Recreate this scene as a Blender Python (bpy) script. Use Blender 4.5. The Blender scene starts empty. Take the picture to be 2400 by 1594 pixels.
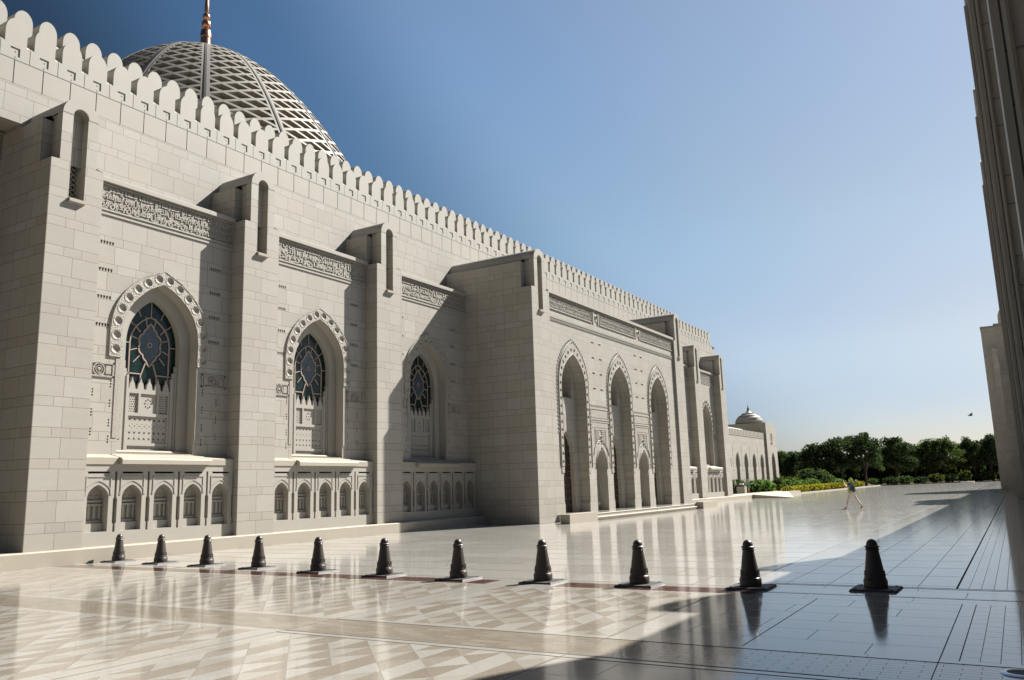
import bpy, bmesh, math, random
import numpy as np
from mathutils import Vector, Matrix, Quaternion
random.seed(11)
R = math.radians
SC = bpy.context.scene
COL = SC.collection

# ------------------------------------------------------------------ helpers
class MB:
    """collects faces, links them as ONE mesh object"""
    def __init__(s): s.v = []; s.f = []
    def add(s, vs, fs):
        n = len(s.v); s.v += [tuple(p) for p in vs]; s.f += [tuple(i + n for i in f) for f in fs]
    def quad(s, a, b, c, d): s.add([a, b, c, d], [(0, 1, 2, 3)])
    def box(s, x0, x1, y0, y1, z0, z1):
        if x0 > x1: x0, x1 = x1, x0
        if y0 > y1: y0, y1 = y1, y0
        if z0 > z1: z0, z1 = z1, z0
        s.add([(x0,y0,z0),(x1,y0,z0),(x1,y1,z0),(x0,y1,z0),(x0,y0,z1),(x1,y0,z1),(x1,y1,z1),(x0,y1,z1)],
              [(0,3,2,1),(4,5,6,7),(0,1,5,4),(1,2,6,5),(2,3,7,6),(3,0,4,7)])
    def prism_x(s, prof, x0, x1):
        """prof: (y,z) polygon, counter-clockwise seen from +X; solid between x0 < x1"""
        n = len(prof)
        s.add([(x0, y, z) for y, z in prof] + [(x1, y, z) for y, z in prof],
              [tuple(range(n))[::-1], tuple(range(n, 2*n))] + [(i, (i+1) % n, n+(i+1) % n, n+i) for i in range(n)])
    def prism_y(s, prof, y0, y1):
        """prof: (x,z) polygon"""
        n = len(prof)
        s.add([(x, y0, z) for x, z in prof] + [(x, y1, z) for x, z in prof],
              [tuple(range(n)), tuple(range(n, 2*n))[::-1]] + [(i, n+i, n+(i+1) % n, (i+1) % n) for i in range(n)])
    def strip_x(s, loop, x0, x1, closed=False):
        """walls swept along X from a (y,z) polyline"""
        n = len(loop); m = n if closed else n - 1
        s.add([(x0, y, z) for y, z in loop] + [(x1, y, z) for y, z in loop],
              [(i, (i+1) % n, n+(i+1) % n, n+i) for i in range(m)])
    def revolve(s, prof, c=(0,0,0), n=24, axis='z', a0=0.0, a1=2*math.pi):
        full = abs(a1 - a0 - 2*math.pi) < 1e-6
        m = n if full else n + 1
        vs = []
        for k in range(m):
            a = a0 + (a1 - a0)*k/n; ca, sa = math.cos(a), math.sin(a)
            for r, h in prof:
                if axis == 'z': vs.append((c[0]+r*ca, c[1]+r*sa, c[2]+h))
                else: vs.append((c[0]+h, c[1]+r*ca, c[2]+r*sa))
        p = len(prof); fs = []
        for k in range(n):
            k2 = (k+1) % m if full else k+1
            for i in range(p-1):
                fs.append((k*p+i, k2*p+i, k2*p+i+1, k*p+i+1))
        s.add(vs, fs)
    def tube(s, pts, r, n=6, closed=False):
        """round bar along a polyline; r number or list"""
        P = [Vector(p) for p in pts]; L = len(P)
        rs = r if isinstance(r, (list, tuple)) else [r]*L
        up = Vector((0, 0, 1)); vs = []; fs = []
        for i in range(L):
            a = P[i-1] if (i > 0 or closed) else P[i]; b = P[(i+1) % L] if (i < L-1 or closed) else P[i]
            t = (b - a).normalized() if (b-a).length > 1e-9 else up
            u = t.cross(up); u = u.normalized() if u.length > 1e-3 else t.cross(Vector((1, 0, 0))).normalized()
            w = t.cross(u)
            for k in range(n):
                an = 2*math.pi*k/n + math.pi/4
                vs.append(P[i] + (u*math.cos(an) + w*math.sin(an))*rs[i])
        for i in range(L if closed else L-1):
            j = (i+1) % L
            for k in range(n): fs.append((i*n+k, i*n+(k+1) % n, j*n+(k+1) % n, j*n+k))
        if not closed: fs += [tuple(range(n)), tuple((L-1)*n+k for k in range(n))[::-1]]
        s.add(vs, fs)
    def build(s, name, mat, parent=None, smooth=False, origin=None, shift=None):
        me = bpy.data.meshes.new(name)
        vs = s.v
        if origin: vs = [(x-origin[0], y-origin[1], z-origin[2]) for x, y, z in vs]
        me.from_pydata(vs, [], s.f)
        bm = bmesh.new(); bm.from_mesh(me)
        bmesh.ops.recalc_face_normals(bm, faces=bm.faces) if len(bm.faces) < 60000 else None
        bm.to_mesh(me); bm.free()
        if smooth:
            me.polygons.foreach_set('use_smooth', [True]*len(me.polygons))
            try: me.set_sharp_from_angle(angle=R(40))
            except Exception: pass
        me.materials.append(mat)
        o = bpy.data.objects.new(name, me); COL.objects.link(o)
        if origin: o.location = origin
        if parent is not None: attach(o, parent)
        return o

def attach(o, parent):
    o.parent = parent
    o.matrix_parent_inverse = Matrix.Translation(-world_loc(parent))
def world_loc(o):
    l = Vector(o.location)
    if o.parent is not None:
        l = o.parent and (world_loc(o.parent) + o.matrix_parent_inverse.translation + Vector(o.location))
    return l
def tag(o, label=None, cat=None, group=None, kind=None):
    if label: o['label'] = label
    if cat: o['category'] = cat
    if group: o['group'] = group
    if kind: o['kind'] = kind
    return o
def empty(name, loc, label=None, cat=None, group=None):
    o = bpy.data.objects.new(name, None); COL.objects.link(o); o.location = loc; o.empty_display_size = .3
    return tag(o, label, cat, group)
def copy_tree(o, parent=None):
    """a thing with copies of its parts and their parts"""
    kids = list(o.children)
    c = o.copy(); COL.objects.link(c)
    if parent is not None:
        k = o.matrix_parent_inverse.copy(); c.parent = parent; c.matrix_parent_inverse = k
    for ch in kids: copy_tree(ch, c)
    return c

def plate(mb, outer, holes, X):
    """flat face in the plane x = X with holes; outer and holes are (y,z) loops"""
    bm = bmesh.new(); edges = []
    for loop in [outer] + holes:
        vv = [bm.verts.new((X, y, z)) for y, z in loop]
        for i in range(len(vv)): edges.append(bm.edges.new((vv[i], vv[(i+1) % len(vv)])))
    bmesh.ops.triangle_fill(bm, use_beauty=True, use_dissolve=False, edges=edges)
    bm.normal_update(); bm.verts.index_update()
    vs = [v.co[:] for v in bm.verts]; fs = []
    for f in bm.faces:
        idx = [v.index for v in f.verts]
        if f.normal.x < 0: idx = idx[::-1]
        fs.append(tuple(idx))
    bm.free(); mb.add(vs, fs)
def slab(mb, outer, holes, X0, X1):
    """plate with thickness: faces at X1 (front, larger x) and X0, rims round the outline and holes"""
    plate(mb, outer, holes, X1); plate(mb, outer, holes, X0)
    for loop in [outer] + holes: mb.strip_x(loop, X0, X1, closed=True)
def rect(y0, y1, z0, z1): return [(y0, z0), (y1, z0), (y1, z1), (y0, z1)]
def circle(y, z, r, n=12, a0=0): return [(y + r*math.cos(a0+2*math.pi*k/n), z + r*math.sin(a0+2*math.pi*k/n)) for k in range(n)]
ARCH = [(1, 0), (.985, .12), (.955, .24), (.905, .36), (.83, .48), (.735, .59), (.62, .69), (.485, .785), (.34, .87), (.17, .94), (0, 1)]
def arch_top(c, hw, zs, za):
    """outline over the opening from right spring to left spring"""
    rt = [(c + hw*a, zs + (za-zs)*b) for a, b in ARCH]
    return rt + [(2*c - y, z) for y, z in rt[::-1][1:]]
def arch(c, hw, zb, zs, za): return [(c-hw, zb), (c+hw, zb)] + arch_top(c, hw, zs, za)
def band_between(o, i):
    return o + i[::-1]

# ------------------------------------------------------------------ materials
class NT:
    def __init__(s, name):
        s.m = bpy.data.materials.new(name); s.m.use_nodes = True
        s.t = s.m.node_tree; s.t.nodes.clear()
        s.out = s.t.nodes.new('ShaderNodeOutputMaterial'); s.p = s.t.nodes.new('ShaderNodeBsdfPrincipled')
        s.t.links.new(s.p.outputs[0], s.out.inputs[0])
    def node(s, ty, **kw):
        n = s.t.nodes.new(ty)
        for k, v in kw.items(): setattr(n, k, v)
        return n
    def put(s, sock, v):
        if v is None: return
        if hasattr(v, 'is_linked') or isinstance(v, bpy.types.NodeSocket): s.t.links.new(v, sock)
        else: sock.default_value = v
    def math(s, op, a, b=None, c=None):
        n = s.node('ShaderNodeMath', operation=op)
        s.put(n.inputs[0], a); s.put(n.inputs[1], b); s.put(n.inputs[2], c)
        return n.outputs[0]
    def mixc(s, f, a, b, mode='MIX'):
        n = s.node('ShaderNodeMix', data_type='RGBA', blend_type=mode)
        s.put(n.inputs[0], f); s.put(n.inputs[6], a); s.put(n.inputs[7], b)
        return n.outputs[2]
    def mixf(s, f, a, b):
        n = s.node('ShaderNodeMix', data_type='FLOAT')
        s.put(n.inputs[0], f); s.put(n.inputs[2], a); s.put(n.inputs[3], b)
        return n.outputs[0]
    def xyz(s, v):
        n = s.node('ShaderNodeSeparateXYZ'); s.put(n.inputs[0], v); return n.outputs
    def comb(s, x, y, z):
        n = s.node('ShaderNodeCombineXYZ'); s.put(n.inputs[0], x); s.put(n.inputs[1], y); s.put(n.inputs[2], z); return n.outputs[0]
    def pos(s): return s.node('ShaderNodeNewGeometry').outputs['Position']
    def obj(s): return s.node('ShaderNodeTexCoord').outputs['Object']
    def nrm(s): return s.node('ShaderNodeNewGeometry').outputs['True Normal']
    def noise(s, vec, scale, detail=3, rough=.5, out=0):
        n = s.node('ShaderNodeTexNoise'); s.put(n.inputs['Vector'], vec); n.inputs['Scale'].default_value = scale
        n.inputs['Detail'].default_value = detail; n.inputs['Roughness'].default_value = rough
        return n.outputs[out]
    def white(s, vec):
        n = s.node('ShaderNodeTexWhiteNoise', noise_dimensions='3D'); s.put(n.inputs[0], vec); return n.outputs[0]
    def scale(s, vec, k):
        n = s.node('ShaderNodeVectorMath', operation='MULTIPLY'); s.put(n.inputs[0], vec); n.inputs[1].default_value = k; return n.outputs[0]
    def ramp(s, f, stops):
        n = s.node('ShaderNodeValToRGB'); s.put(n.inputs[0], f); e = n.color_ramp.elements
        e[0].position, e[0].color = stops[0][0], (*stops[0][1], 1); e[1].position, e[1].color = stops[-1][0], (*stops[-1][1], 1)
        for p, c in stops[1:-1]:
            q = e.new(p); q.color = (*c, 1)
        return n.outputs[0]
    def bump(s, h, strength=.3, dist=.02):
        n = s.node('ShaderNodeBump'); s.put(n.inputs['Height'], h); n.inputs['Strength'].default_value = strength
        n.inputs['Distance'].default_value = dist; s.t.links.new(n.outputs[0], s.p.inputs['Normal'])
    def fin(s, col=None, rough=None, metal=None, spec=None):
        s.put(s.p.inputs['Base Color'], col if not isinstance(col, tuple) or len(col) == 4 else (*col, 1))
        s.put(s.p.inputs['Roughness'], rough); s.put(s.p.inputs['Metallic'], metal); s.put(s.p.inputs['Specular IOR Level'], spec)
        return s.m

AK = (.555, .548, .53)     # keeps the marble at a real-world base colour
STONE = [(0, (.53, .495, .44)), (.3, (.57, .54, .485)), (.6, (.59, .565, .515)), (.8, (.575, .53, .47)), (1, (.62, .60, .555))]
def ashlar(name, period=.834, split=.266, wt=.84, ws=.62, jit=1.0, stops=STONE, joint=.016, k=1.0, depth=.6):
    n = NT(name); P = n.obj(); x, y, z = n.xyz(P); nx, ny, nz = n.xyz(n.nrm())
    fac = n.math('GREATER_THAN', n.math('ABSOLUTE', nx), n.math('ABSOLUTE', ny))
    u = n.mixf(fac, x, y)
    v = n.math('ADD', z, period*4)
    kk = n.math('FLOOR', n.math('DIVIDE', v, period)); m = n.math('SUBTRACT', v, n.math('MULTIPLY', kk, period))
    short = n.math('LESS_THAN', m, split)
    row = n.math('ADD', n.math('MULTIPLY', kk, 2.0), short)
    w = n.mixf(short, wt, ws)
    off = n.math('MULTIPLY', n.math('FRACT', n.math('MULTIPLY', row, .377)), jit)
    uu = n.math('ADD', n.math('ADD', n.math('DIVIDE', u, w), off), 200.0005)
    cell = n.math('FLOOR', uu); fu = n.math('MULTIPLY', n.math('SUBTRACT', uu, cell), w)
    m2 = n.mixf(short, n.math('SUBTRACT', m, split), m)
    jm = n.math('MAXIMUM', n.math('LESS_THAN', fu, joint), n.math('LESS_THAN', m2, joint))
    rnd = n.white(n.comb(cell, row, n.math('MULTIPLY', fac, 7.0)))
    base = n.ramp(rnd, stops)
    wv = n.noise(n.comb(n.math('ADD', n.math('MULTIPLY', u, 1.0), n.math('MULTIPLY', rnd, 9.0)), n.math('MULTIPLY', z, 2.3), rnd), 2.6, 6, .62)
    col = n.mixc(n.math('MULTIPLY', n.math('SUBTRACT', wv, .35), .55), base, (.42, .39, .345, 1))
    st = n.noise(n.scale(n.pos(), (1, 1, .35)), .55, 5, .6)
    col = n.mixc(n.math('MULTIPLY', n.math('SUBTRACT', st, .42), .5), col, (.37, .35, .31, 1))
    fine = n.noise(n.pos(), 22, 3, .6)
    col = n.mixc(n.math('MULTIPLY', fine, .10), col, (.33, .31, .28, 1))
    # grey soiling that runs down from the joints of some blocks and rises from the foot of the wall
    foot = n.math('MULTIPLY', n.math('SUBTRACT', 1.0, n.math('MINIMUM', n.math('DIVIDE', z, 1.5), 1.0)), n.noise(n.pos(), 1.6, 4))
    col = n.mixc(n.math('MULTIPLY', foot, .28), col, (.36, .33, .28, 1))
    col = n.mixc(n.math('MULTIPLY', jm, .8), col, (.25, .22, .18, 1))
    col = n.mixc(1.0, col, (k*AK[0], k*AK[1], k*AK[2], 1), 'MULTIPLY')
    n.bump(n.math('ADD', n.math('MULTIPLY', jm, -1.0), n.math('MULTIPLY', fine, .15)), depth, .008)
    return n.fin(col, .58, 0, .3)
def plain_stone(name, col=(.585, .555, .50), carve=0, rough=.6, amp=.12, dist=.02):
    n = NT(name); nz = n.noise(n.pos(), 1.7, 5, .6); nf = n.noise(n.pos(), 19, 3, .6)
    c = n.mixc(n.math('MULTIPLY', nz, .45), (*col, 1), tuple(v*.72 for v in col) + (1,))
    c = n.mixc(n.math('MULTIPLY', nf, amp), c, tuple(v*.6 for v in col) + (1,))
    if carve:
        vo = n.node('ShaderNodeTexVoronoi', feature='DISTANCE_TO_EDGE'); n.put(vo.inputs['Vector'], n.pos()); vo.inputs['Scale'].default_value = carve
        h = n.math('MINIMUM', vo.outputs[0], .25)
        n.bump(n.math('MULTIPLY', h, 3.0), .4, dist)
    c = n.mixc(1.0, c, (*AK, 1), 'MULTIPLY')
    return n.fin(c, rough, 0, .3)
def flat(name, col, rough=.5, metal=0, spec=.5, var=.15, scale=6):
    n = NT(name); nz = n.noise(n.pos(), scale, 4, .6)
    return n.fin(n.mixc(n.math('MULTIPLY', nz, var*2), (*col, 1), tuple(v*.55 for v in col) + (1,)), rough, metal, spec)
M = {}
M['ashlar'] = ashlar('ashlar_marble')
M['pier'] = ashlar('pier_marble', wt=.782, ws=.5213, jit=0.0)
M['cap'] = ashlar('parapet_marble', period=.62, split=.0, wt=.8475, ws=.8475, jit=0, joint=.012)
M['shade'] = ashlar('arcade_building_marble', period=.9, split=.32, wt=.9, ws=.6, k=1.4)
M['plain'] = plain_stone('dressed_marble')
M['plain2'] = plain_stone('merlon_marble', (.60, .572, .52), amp=.18)
M['carved'] = plain_stone('carved_marble', (.56, .525, .465), carve=16, dist=.03)
M['carvedf'] = plain_stone('finely_carved_marble', (.55, .515, .455), carve=26, dist=.02)
M['ledge'] = plain_stone('warm_ledge_marble', (.60, .545, .455))
M['letter'] = plain_stone('inscription_relief', (.60, .57, .52))
M['ground_panel'] = plain_stone('inscription_ground', (.42, .385, .33), carve=14)
M['latt'] = plain_stone('lattice_stone', (.42, .40, .36))
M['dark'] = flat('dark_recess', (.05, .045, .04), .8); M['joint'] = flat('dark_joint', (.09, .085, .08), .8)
M['glass'] = None
n = NT('stained_glass'); x, y, z = n.xyz(n.pos())
c = n.ramp(n.noise(n.scale(n.pos(), (1, 3, 3)), 1.6, 3), [(.3, (.003, .009, .009)), (.55, (.007, .019, .018)), (.8, (.012, .024, .025))])
n.bump(n.noise(n.pos(), 5, 2), .12, .02); M['glass'] = n.fin(c, .2, 0, .3)
n = NT('frosted_flower_glass'); c = n.ramp(n.noise(n.pos(), 9, 5, .7), [(.3, (.022, .034, .046)), (.6, (.05, .068, .085)), (.8, (.02, .028, .042))]); M['flower'] = n.fin(c, .3, 0, .5)
M['came'] = flat('tracery_bars', (.30, .235, .19), .5, 0, .4)
M['gold'] = None
n = NT('gold_mosaic'); P = n.pos(); vo = n.node('ShaderNodeTexVoronoi'); n.put(vo.inputs['Vector'], P); vo.inputs['Scale'].default_value = 1.6
c = n.ramp(vo.outputs['Distance'], [(0, (.80, .36, .10)), (.5, (.90, .50, .18)), (1, (.38, .16, .05))])
n.bump(vo.outputs['Distance'], .4, .1); M['gold'] = n.fin(c, .40, .92, .5)
M['copper'] = flat('gilded_copper', (.72, .36, .20), .28, 1, .5, .2)
M['door'] = None
n = NT('dark_red_wood'); c = n.mixc(n.noise(n.scale(n.pos(), (8, 8, .8)), 3, 4), (.012, .005, .004, 1), (.026, .010, .007, 1)); n.bump(n.noise(n.scale(n.pos(), (8, 8, 1)), 4, 3), .3, .01); M['door'] = n.fin(c, .4, 0, .5)
M['brass'] = flat('brass_studs', (.8, .5, .2), .3, 1)
n = NT('bronze_paint'); P = n.pos(); nz = n.noise(P, 14, 4)
c = n.mixc(nz, (.030, .024, .021, 1), (.060, .048, .042, 1)); n.bump(n.noise(P, 60, 2), .15, .003); M['bollard'] = n.fin(c, .42, .1, .45)
M['plateb'] = flat('bollard_plate_steel', (.055, .052, .05), .62, 0, .3, .3, 12)
M['steel'] = flat('brushed_steel', (.55, .55, .56), .3, .9)
M['white'] = flat('white_plastic', (.7, .7, .68), .5)
M['soil'] = flat('garden_soil', (.12, .085, .055), .95, 0, .1, .3, 1)
M['trunk'] = flat('tree_bark', (.10, .08, .065), .9, 0, .2, .3, 4)
def leafmat(name, a, b, c3):
    n = NT(name); r = n.node('ShaderNodeObjectInfo').outputs['Random']
    f = n.noise(n.pos(), 1.1, 4, .7)
    c = n.ramp(f, [(.3, a), (.52, b), (.72, c3)])
    c = n.mixc(n.math('MULTIPLY', n.white(n.scale(n.pos(), (3, 3, 3))), .25), c, (a[0]*.6, a[1]*.6, a[2]*.6, 1))
    m = n.fin(c, .9, 0, .05)
    # thin leaves let some light through
    tr = n.node('ShaderNodeBsdfTranslucent'); n.put(tr.inputs[0], n.mixc(1.0, c, (1.1, 1.25, .6, 1), 'MULTIPLY'))
    mx = n.node('ShaderNodeMixShader'); mx.inputs[0].default_value = .22
    n.t.links.new(n.p.outputs[0], mx.inputs[1]); n.t.links.new(tr.outputs[0], mx.inputs[2]); n.t.links.new(mx.outputs[0], n.out.inputs[0])
    return m
M['leaf_dark'] = leafmat('dark_leaves', (.020, .034, .018), (.045, .072, .032), (.12, .15, .07))
M['leaf_mid'] = leafmat('mid_green_leaves', (.040, .062, .026), (.09, .13, .045), (.22, .25, .11))
M['leaf_lime'] = leafmat('bright_hedge_leaves', (.09, .17, .035), (.17, .28, .065), (.27, .40, .13))
M['leaf_yellow'] = leafmat('golden_hedge_leaves', (.16, .15, .015), (.42, .35, .03), (.58, .48, .06))
M['leaf_olive'] = leafmat('olive_leaves', (.05, .065, .015), (.10, .12, .025), (.2, .2, .05))
M['core'] = flat('foliage_shade', (.010, .017, .007), 1, 0, 0)  # near-black colour stands in for the shade inside foliage

# ---- paving
PAVE_R = .075
def pave_finish(n, col, jm, rough=PAVE_R):
    P = n.pos()
    w = n.noise(n.scale(P, (.5, .5, .5)), 1.3, 3, .5)
    rr = n.math('ADD', n.math('MULTIPLY', n.noise(P, 2.2, 5, .65), .14), rough - .05)
    rr = n.mixf(jm, rr, .5)
    dust = n.noise(P, .7, 6, .65)
    col = n.mixc(n.math('MULTIPLY', n.math('SUBTRACT', dust, .40), .35), col, (.50, .44, .36, 1))
    col = n.mixc(1.0, col, (.50, .495, .48, 1), 'MULTIPLY')
    n.bump(n.math('ADD', n.math('MULTIPLY', w, .5), n.math('MULTIPLY', jm, -.25)), .12, .006)
    return n.fin(col, rr, 0, .75)
def tiles(name, sx, sy, ox=0, oy=0, stag=.5, joint=.012, stops=None, grain=(1.2, 9), along='x', jc=(.20, .18, .155), joint2=None):
    stops = stops or [(0, (.50, .475, .425)), (.5, (.56, .54, .495)), (1, (.61, .59, .55))]
    n = NT(name); x, y, z = n.xyz(n.pos())
    u, v = (x, y) if along == 'x' else (y, x)
    su, sv, ou, ov = (sx, sy, ox, oy) if along == 'x' else (sy, sx, oy, ox)
    vv = n.math('ADD', n.math('DIVIDE', n.math('SUBTRACT', v, ov), sv), 300.0003); rv = n.math('FLOOR', vv)
    uu = n.math('ADD', n.math('ADD', n.math('DIVIDE', n.math('SUBTRACT', u, ou), su), n.math('MULTIPLY', n.math('FRACT', n.math('MULTIPLY', rv, .5)), stag*2)), 300.0003); ru = n.math('FLOOR', uu)
    fu = n.math('MULTIPLY', n.math('SUBTRACT', uu, ru), su); fv = n.math('MULTIPLY', n.math('SUBTRACT', vv, rv), sv)
    jm = n.math('MAXIMUM', n.math('LESS_THAN', fu, joint), n.math('LESS_THAN', fv, joint2 or joint))
    rnd = n.white(n.comb(ru, rv, 3.0)); c = n.ramp(rnd, stops)
    g = n.noise(n.comb(n.math('ADD', n.math('MULTIPLY', u, grain[0]), n.math('MULTIPLY', rnd, 31.0)), n.math('MULTIPLY', v, grain[1]), rnd), 1.6, 5, .65)
    c = n.mixc(n.math('MULTIPLY', n.math('SUBTRACT', g, .36), .8), c, tuple(q*.74 for q in stops[0][1]) + (1,))
    c = n.mixc(jm, c, (*jc, 1))
    return pave_finish(n, c, jm)
M['plank'] = tiles('polished_marble_planks', 2.4, 1.3, 0, 13.45, .35, .022, jc=(.09, .07, .055), joint2=.06, stops=[(0, (.60, .575, .53)), (.5, (.66, .64, .60)), (1, (.72, .70, .67))])
M['bigtile'] = tiles('polished_marble_slabs', 1.3, .62, -4.04, 8.66, .5, .010)
M['sqtile'] = tiles('square_marble_slabs', .64, 1.36, -4.04, 14.3, 0, .012, joint2=.03)
M['borderx'] = tiles('light_border_marble', 1.4, .6, 0, .03, 0, .006, [(0, (.57, .55, .50)), (1, (.62, .60, .555))])
M['bordery'] = tiles('light_strip_marble', .9, 1.6, -8.7, 0, 0, .006, [(0, (.57, .55, .50)), (1, (.62, .60, .555))], along='y')
M['greystrip'] = tiles('grey_strip_marble', .6, 1.9, -.80, 0, 0, .008, [(0, (.33, .325, .31)), (1, (.37, .365, .35))], along='y')
M['brick'] = tiles('tan_paver_weave', .30, .10, 0, 7.7, .5, .006, [(0, (.36, .305, .24)), (.5, (.41, .36, .295)), (1, (.48, .43, .37))], (2, 6), jc=(.25, .21, .17))
M['paver'] = tiles('grey_paver_columns', .16, .33, -.64, 0, .5, .007, [(0, (.47, .46, .43)), (1, (.55, .54, .515))], along='y', jc=(.10, .095, .09))
M['redgran'] = tiles('red_granite_strip', .6, .6, 0, 12.6, 0, .006, [(0, (.125, .050, .042)), (1, (.155, .066, .055))], (9, 9))
def checker():
    n = NT('triangle_inlay_marble'); x, y, z = n.xyz(n.pos()); s = .43
    u = n.math('DIVIDE', n.math('ADD', x, y), s*math.sqrt(2)); v = n.math('DIVIDE', n.math('SUBTRACT', y, x), s*math.sqrt(2))
    u = n.math('ADD', u, 400.0 - .37/(s*1.41421)); v = n.math('ADD', v, 400.0 - .07)
    cu = n.math('FLOOR', u); cv = n.math('FLOOR', v); fu = n.math('SUBTRACT', u, cu); fv = n.math('SUBTRACT', v, cv)
    side = n.math('GREATER_THAN', fu, fv)
    par = n.white(n.comb(cu, cv, 1.0)); flip = n.math('GREATER_THAN', par, .66)
    dk = n.math('ABSOLUTE', n.math('SUBTRACT', side, flip))
    rnd = n.white(n.comb(cu, cv, side))
    light = n.ramp(rnd, [(0, (.52, .495, .44)), (.5, (.58, .56, .51)), (1, (.64, .625, .59))])
    dark = n.ramp(rnd, [(0, (.40, .345, .285)), (.5, (.45, .395, .335)), (1, (.52, .475, .415))])
    # straight grain of the veined marble, turned with each inlay piece
    g1 = n.noise(n.comb(n.math('MULTIPLY', u, 1.2), n.math('MULTIPLY', v, 14.0), rnd), 1.0, 4, .7)
    g2 = n.noise(n.comb(n.math('MULTIPLY', u, 14.0), n.math('MULTIPLY', v, 1.2), rnd), 1.0, 4, .7)
    g = n.mixf(n.math('GREATER_THAN', rnd, .5), g1, g2)
    c = n.mixc(dk, light, dark)
    c = n.mixc(n.math('MULTIPLY', n.math('SUBTRACT', g, .38), n.mixf(dk, .45, .9)), c, (.27, .225, .175, 1))
    jm = n.math('MAXIMUM', n.math('LESS_THAN', fu, .014), n.math('LESS_THAN', fv, .014))
    dg = n.math('LESS_THAN', n.math('ABSOLUTE', n.math('SUBTRACT', fu, fv)), .009)
    c = n.mixc(n.math('MULTIPLY', dg, .35), c, (.25, .21, .17, 1)); c = n.mixc(n.math('MULTIPLY', jm, .8), c, (.22, .19, .155, 1))
    return pave_finish(n, c, jm)
M['checker'] = checker()
# ================================================================== THE MOSQUE
XU, XB, XP, XQ, XW = -23.65, -22.5, -21.9, -18.7, -18.85     # upper wall, bay wall, pier front, portal pier front, portal wall
YE = 77.8
mosque = empty('mosque', (-40, 43.6, 0), 'pale marble mosque with crenellated walls, tall arches and a great latticed dome', 'mosque')
# ---- upper wall: one block with the coping course of separate stones on its front
mb = MB(); mb.box(-86, XU, 12.05, YE, 0, 13.68); mb.box(-86, XU-.9, -6, 12.05, 0, 13.68)
mb.box(XU-.9, XU, -6, 12.05, 12.54, 13.68)
mb.box(-86, XU-.07, -6, YE, 13.68, 14.40)
mb.build('wall', M['ashlar'], mosque)
MP = .8475; M0 = 11.70 - 3*MP          # merlon period and first merlon centre
NF = int((YE - M0)/MP)
mb = MB()
for k in range(-6, NF+1):
    c = M0 + k*MP
    if c + MP > YE: break
    mb.box(XU-.07, XU+.0, c+.014, c+MP-.014, 13.69, 14.405)
mb.build('coping_course', M['plain'], mosque, origin=(0, M0, 0))
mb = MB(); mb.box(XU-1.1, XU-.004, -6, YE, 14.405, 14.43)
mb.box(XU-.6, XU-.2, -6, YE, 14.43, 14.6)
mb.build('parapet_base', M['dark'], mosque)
# ---- merlons
def merlon_mesh():
    mb = MB(); hw = .312; t0, t1 = -.62, 0.0
    zc, zg, zs, za = 14.43, 14.90, 15.28, 15.72
    g = MP/2 - .009
    top = [(hw, zs), (hw*.985, zs+.08), (hw*.93, zs+.17), (hw*.82, zs+.26), (hw*.64, zs+.34), (hw*.42, zs+.40), (hw*.2, zs+.435), (0, za)]
    prof = [(-g, zc), (g, zc), (g, zg)] + [(hw, zg+.0)] + top
    prof += [(-y, z) for y, z in top[::-1][1:]] + [(-hw, zg), (-g, zg)]
    # front with a sunk square, a small hole and a slit under it
    hole = [(-.14, 14.53), (.135, 14.53), (.135, 14.80), (-.14, 14.80)]; slit = [(-.009, 14.45), (.009, 14.45), (.009, 14.525), (-.009, 14.525)]
    plate(mb, prof, [hole, slit], t1); mb.strip_x(hole, t1-.022, t1, closed=True)
    plate(mb, [(-.14, 14.53), (.135, 14.53), (.135, 14.80), (-.14, 14.80)], [circle(.01, 14.672, .022, 6)], t1-.022)
    mb.strip_x(circle(.01, 14.672, .024, 6), t1-.14, t1-.022, closed=True)
    plate(mb, prof, [], t0); mb.strip_x(prof, t0, t1, closed=True)
    for a, b in ((hw, g), (-g, -hw)): mb.prism_y([(t0, zg), (t1, zg), (t1-.08, zg+.09), (t0, zg+.09)], a, b)
    return mb
mm = merlon_mesh(); first = None
def place_merlons(rows):
    global first
    for (dx, y, dz, idx) in rows:
        if first is None:
            first = mm.build('merlon', M['plain2'], mosque); o = first
        else:
            o = first.copy(); COL.objects.link(o)
        o.location = (XU + dx, y, dz)
front = [(0, M0 + (k+.0)*MP, 0, k) for k in range(-3, NF)]
back = [(-27.3 - XU, 12.85 + k*MP, 2.55, k) for k in range(-4, 76)]
place_merlons(front[:55] + back[:45])
def merge_rest(rows, X, label):
    mb = MB()
    for dx, y, dz, idx in rows:
        mb.add([(a + XU + dx, b + y, c + dz) for a, b, c in mm.v], mm.f)
    o = mb.build('distant_merlons', M['plain2'], mosque); o['kind'] = 'stuff'
merge_rest(front[55:] + back[45:], 0, '')
mb = MB(); mb.box(-84, -27.32, 8, 77, 13.5, 17.0); mb.build('inner_wall', M['plain'], mosque)
mb = MB()
for y, x, z in ((12.5, -27.5, 18.27), (38.6, -27.5, 18.2), (29.3, -27.5, 18.2), (47.0, XU-.3, 15.7), (55.0, XU-.3, 15.7), (77.2, XU-.3, 15.7)):
    mb.tube([(x, y, z-.1), (x, y, z+.32)], .012, 5)
mb.build('lightning_rod', M['dark'], mosque)

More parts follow.
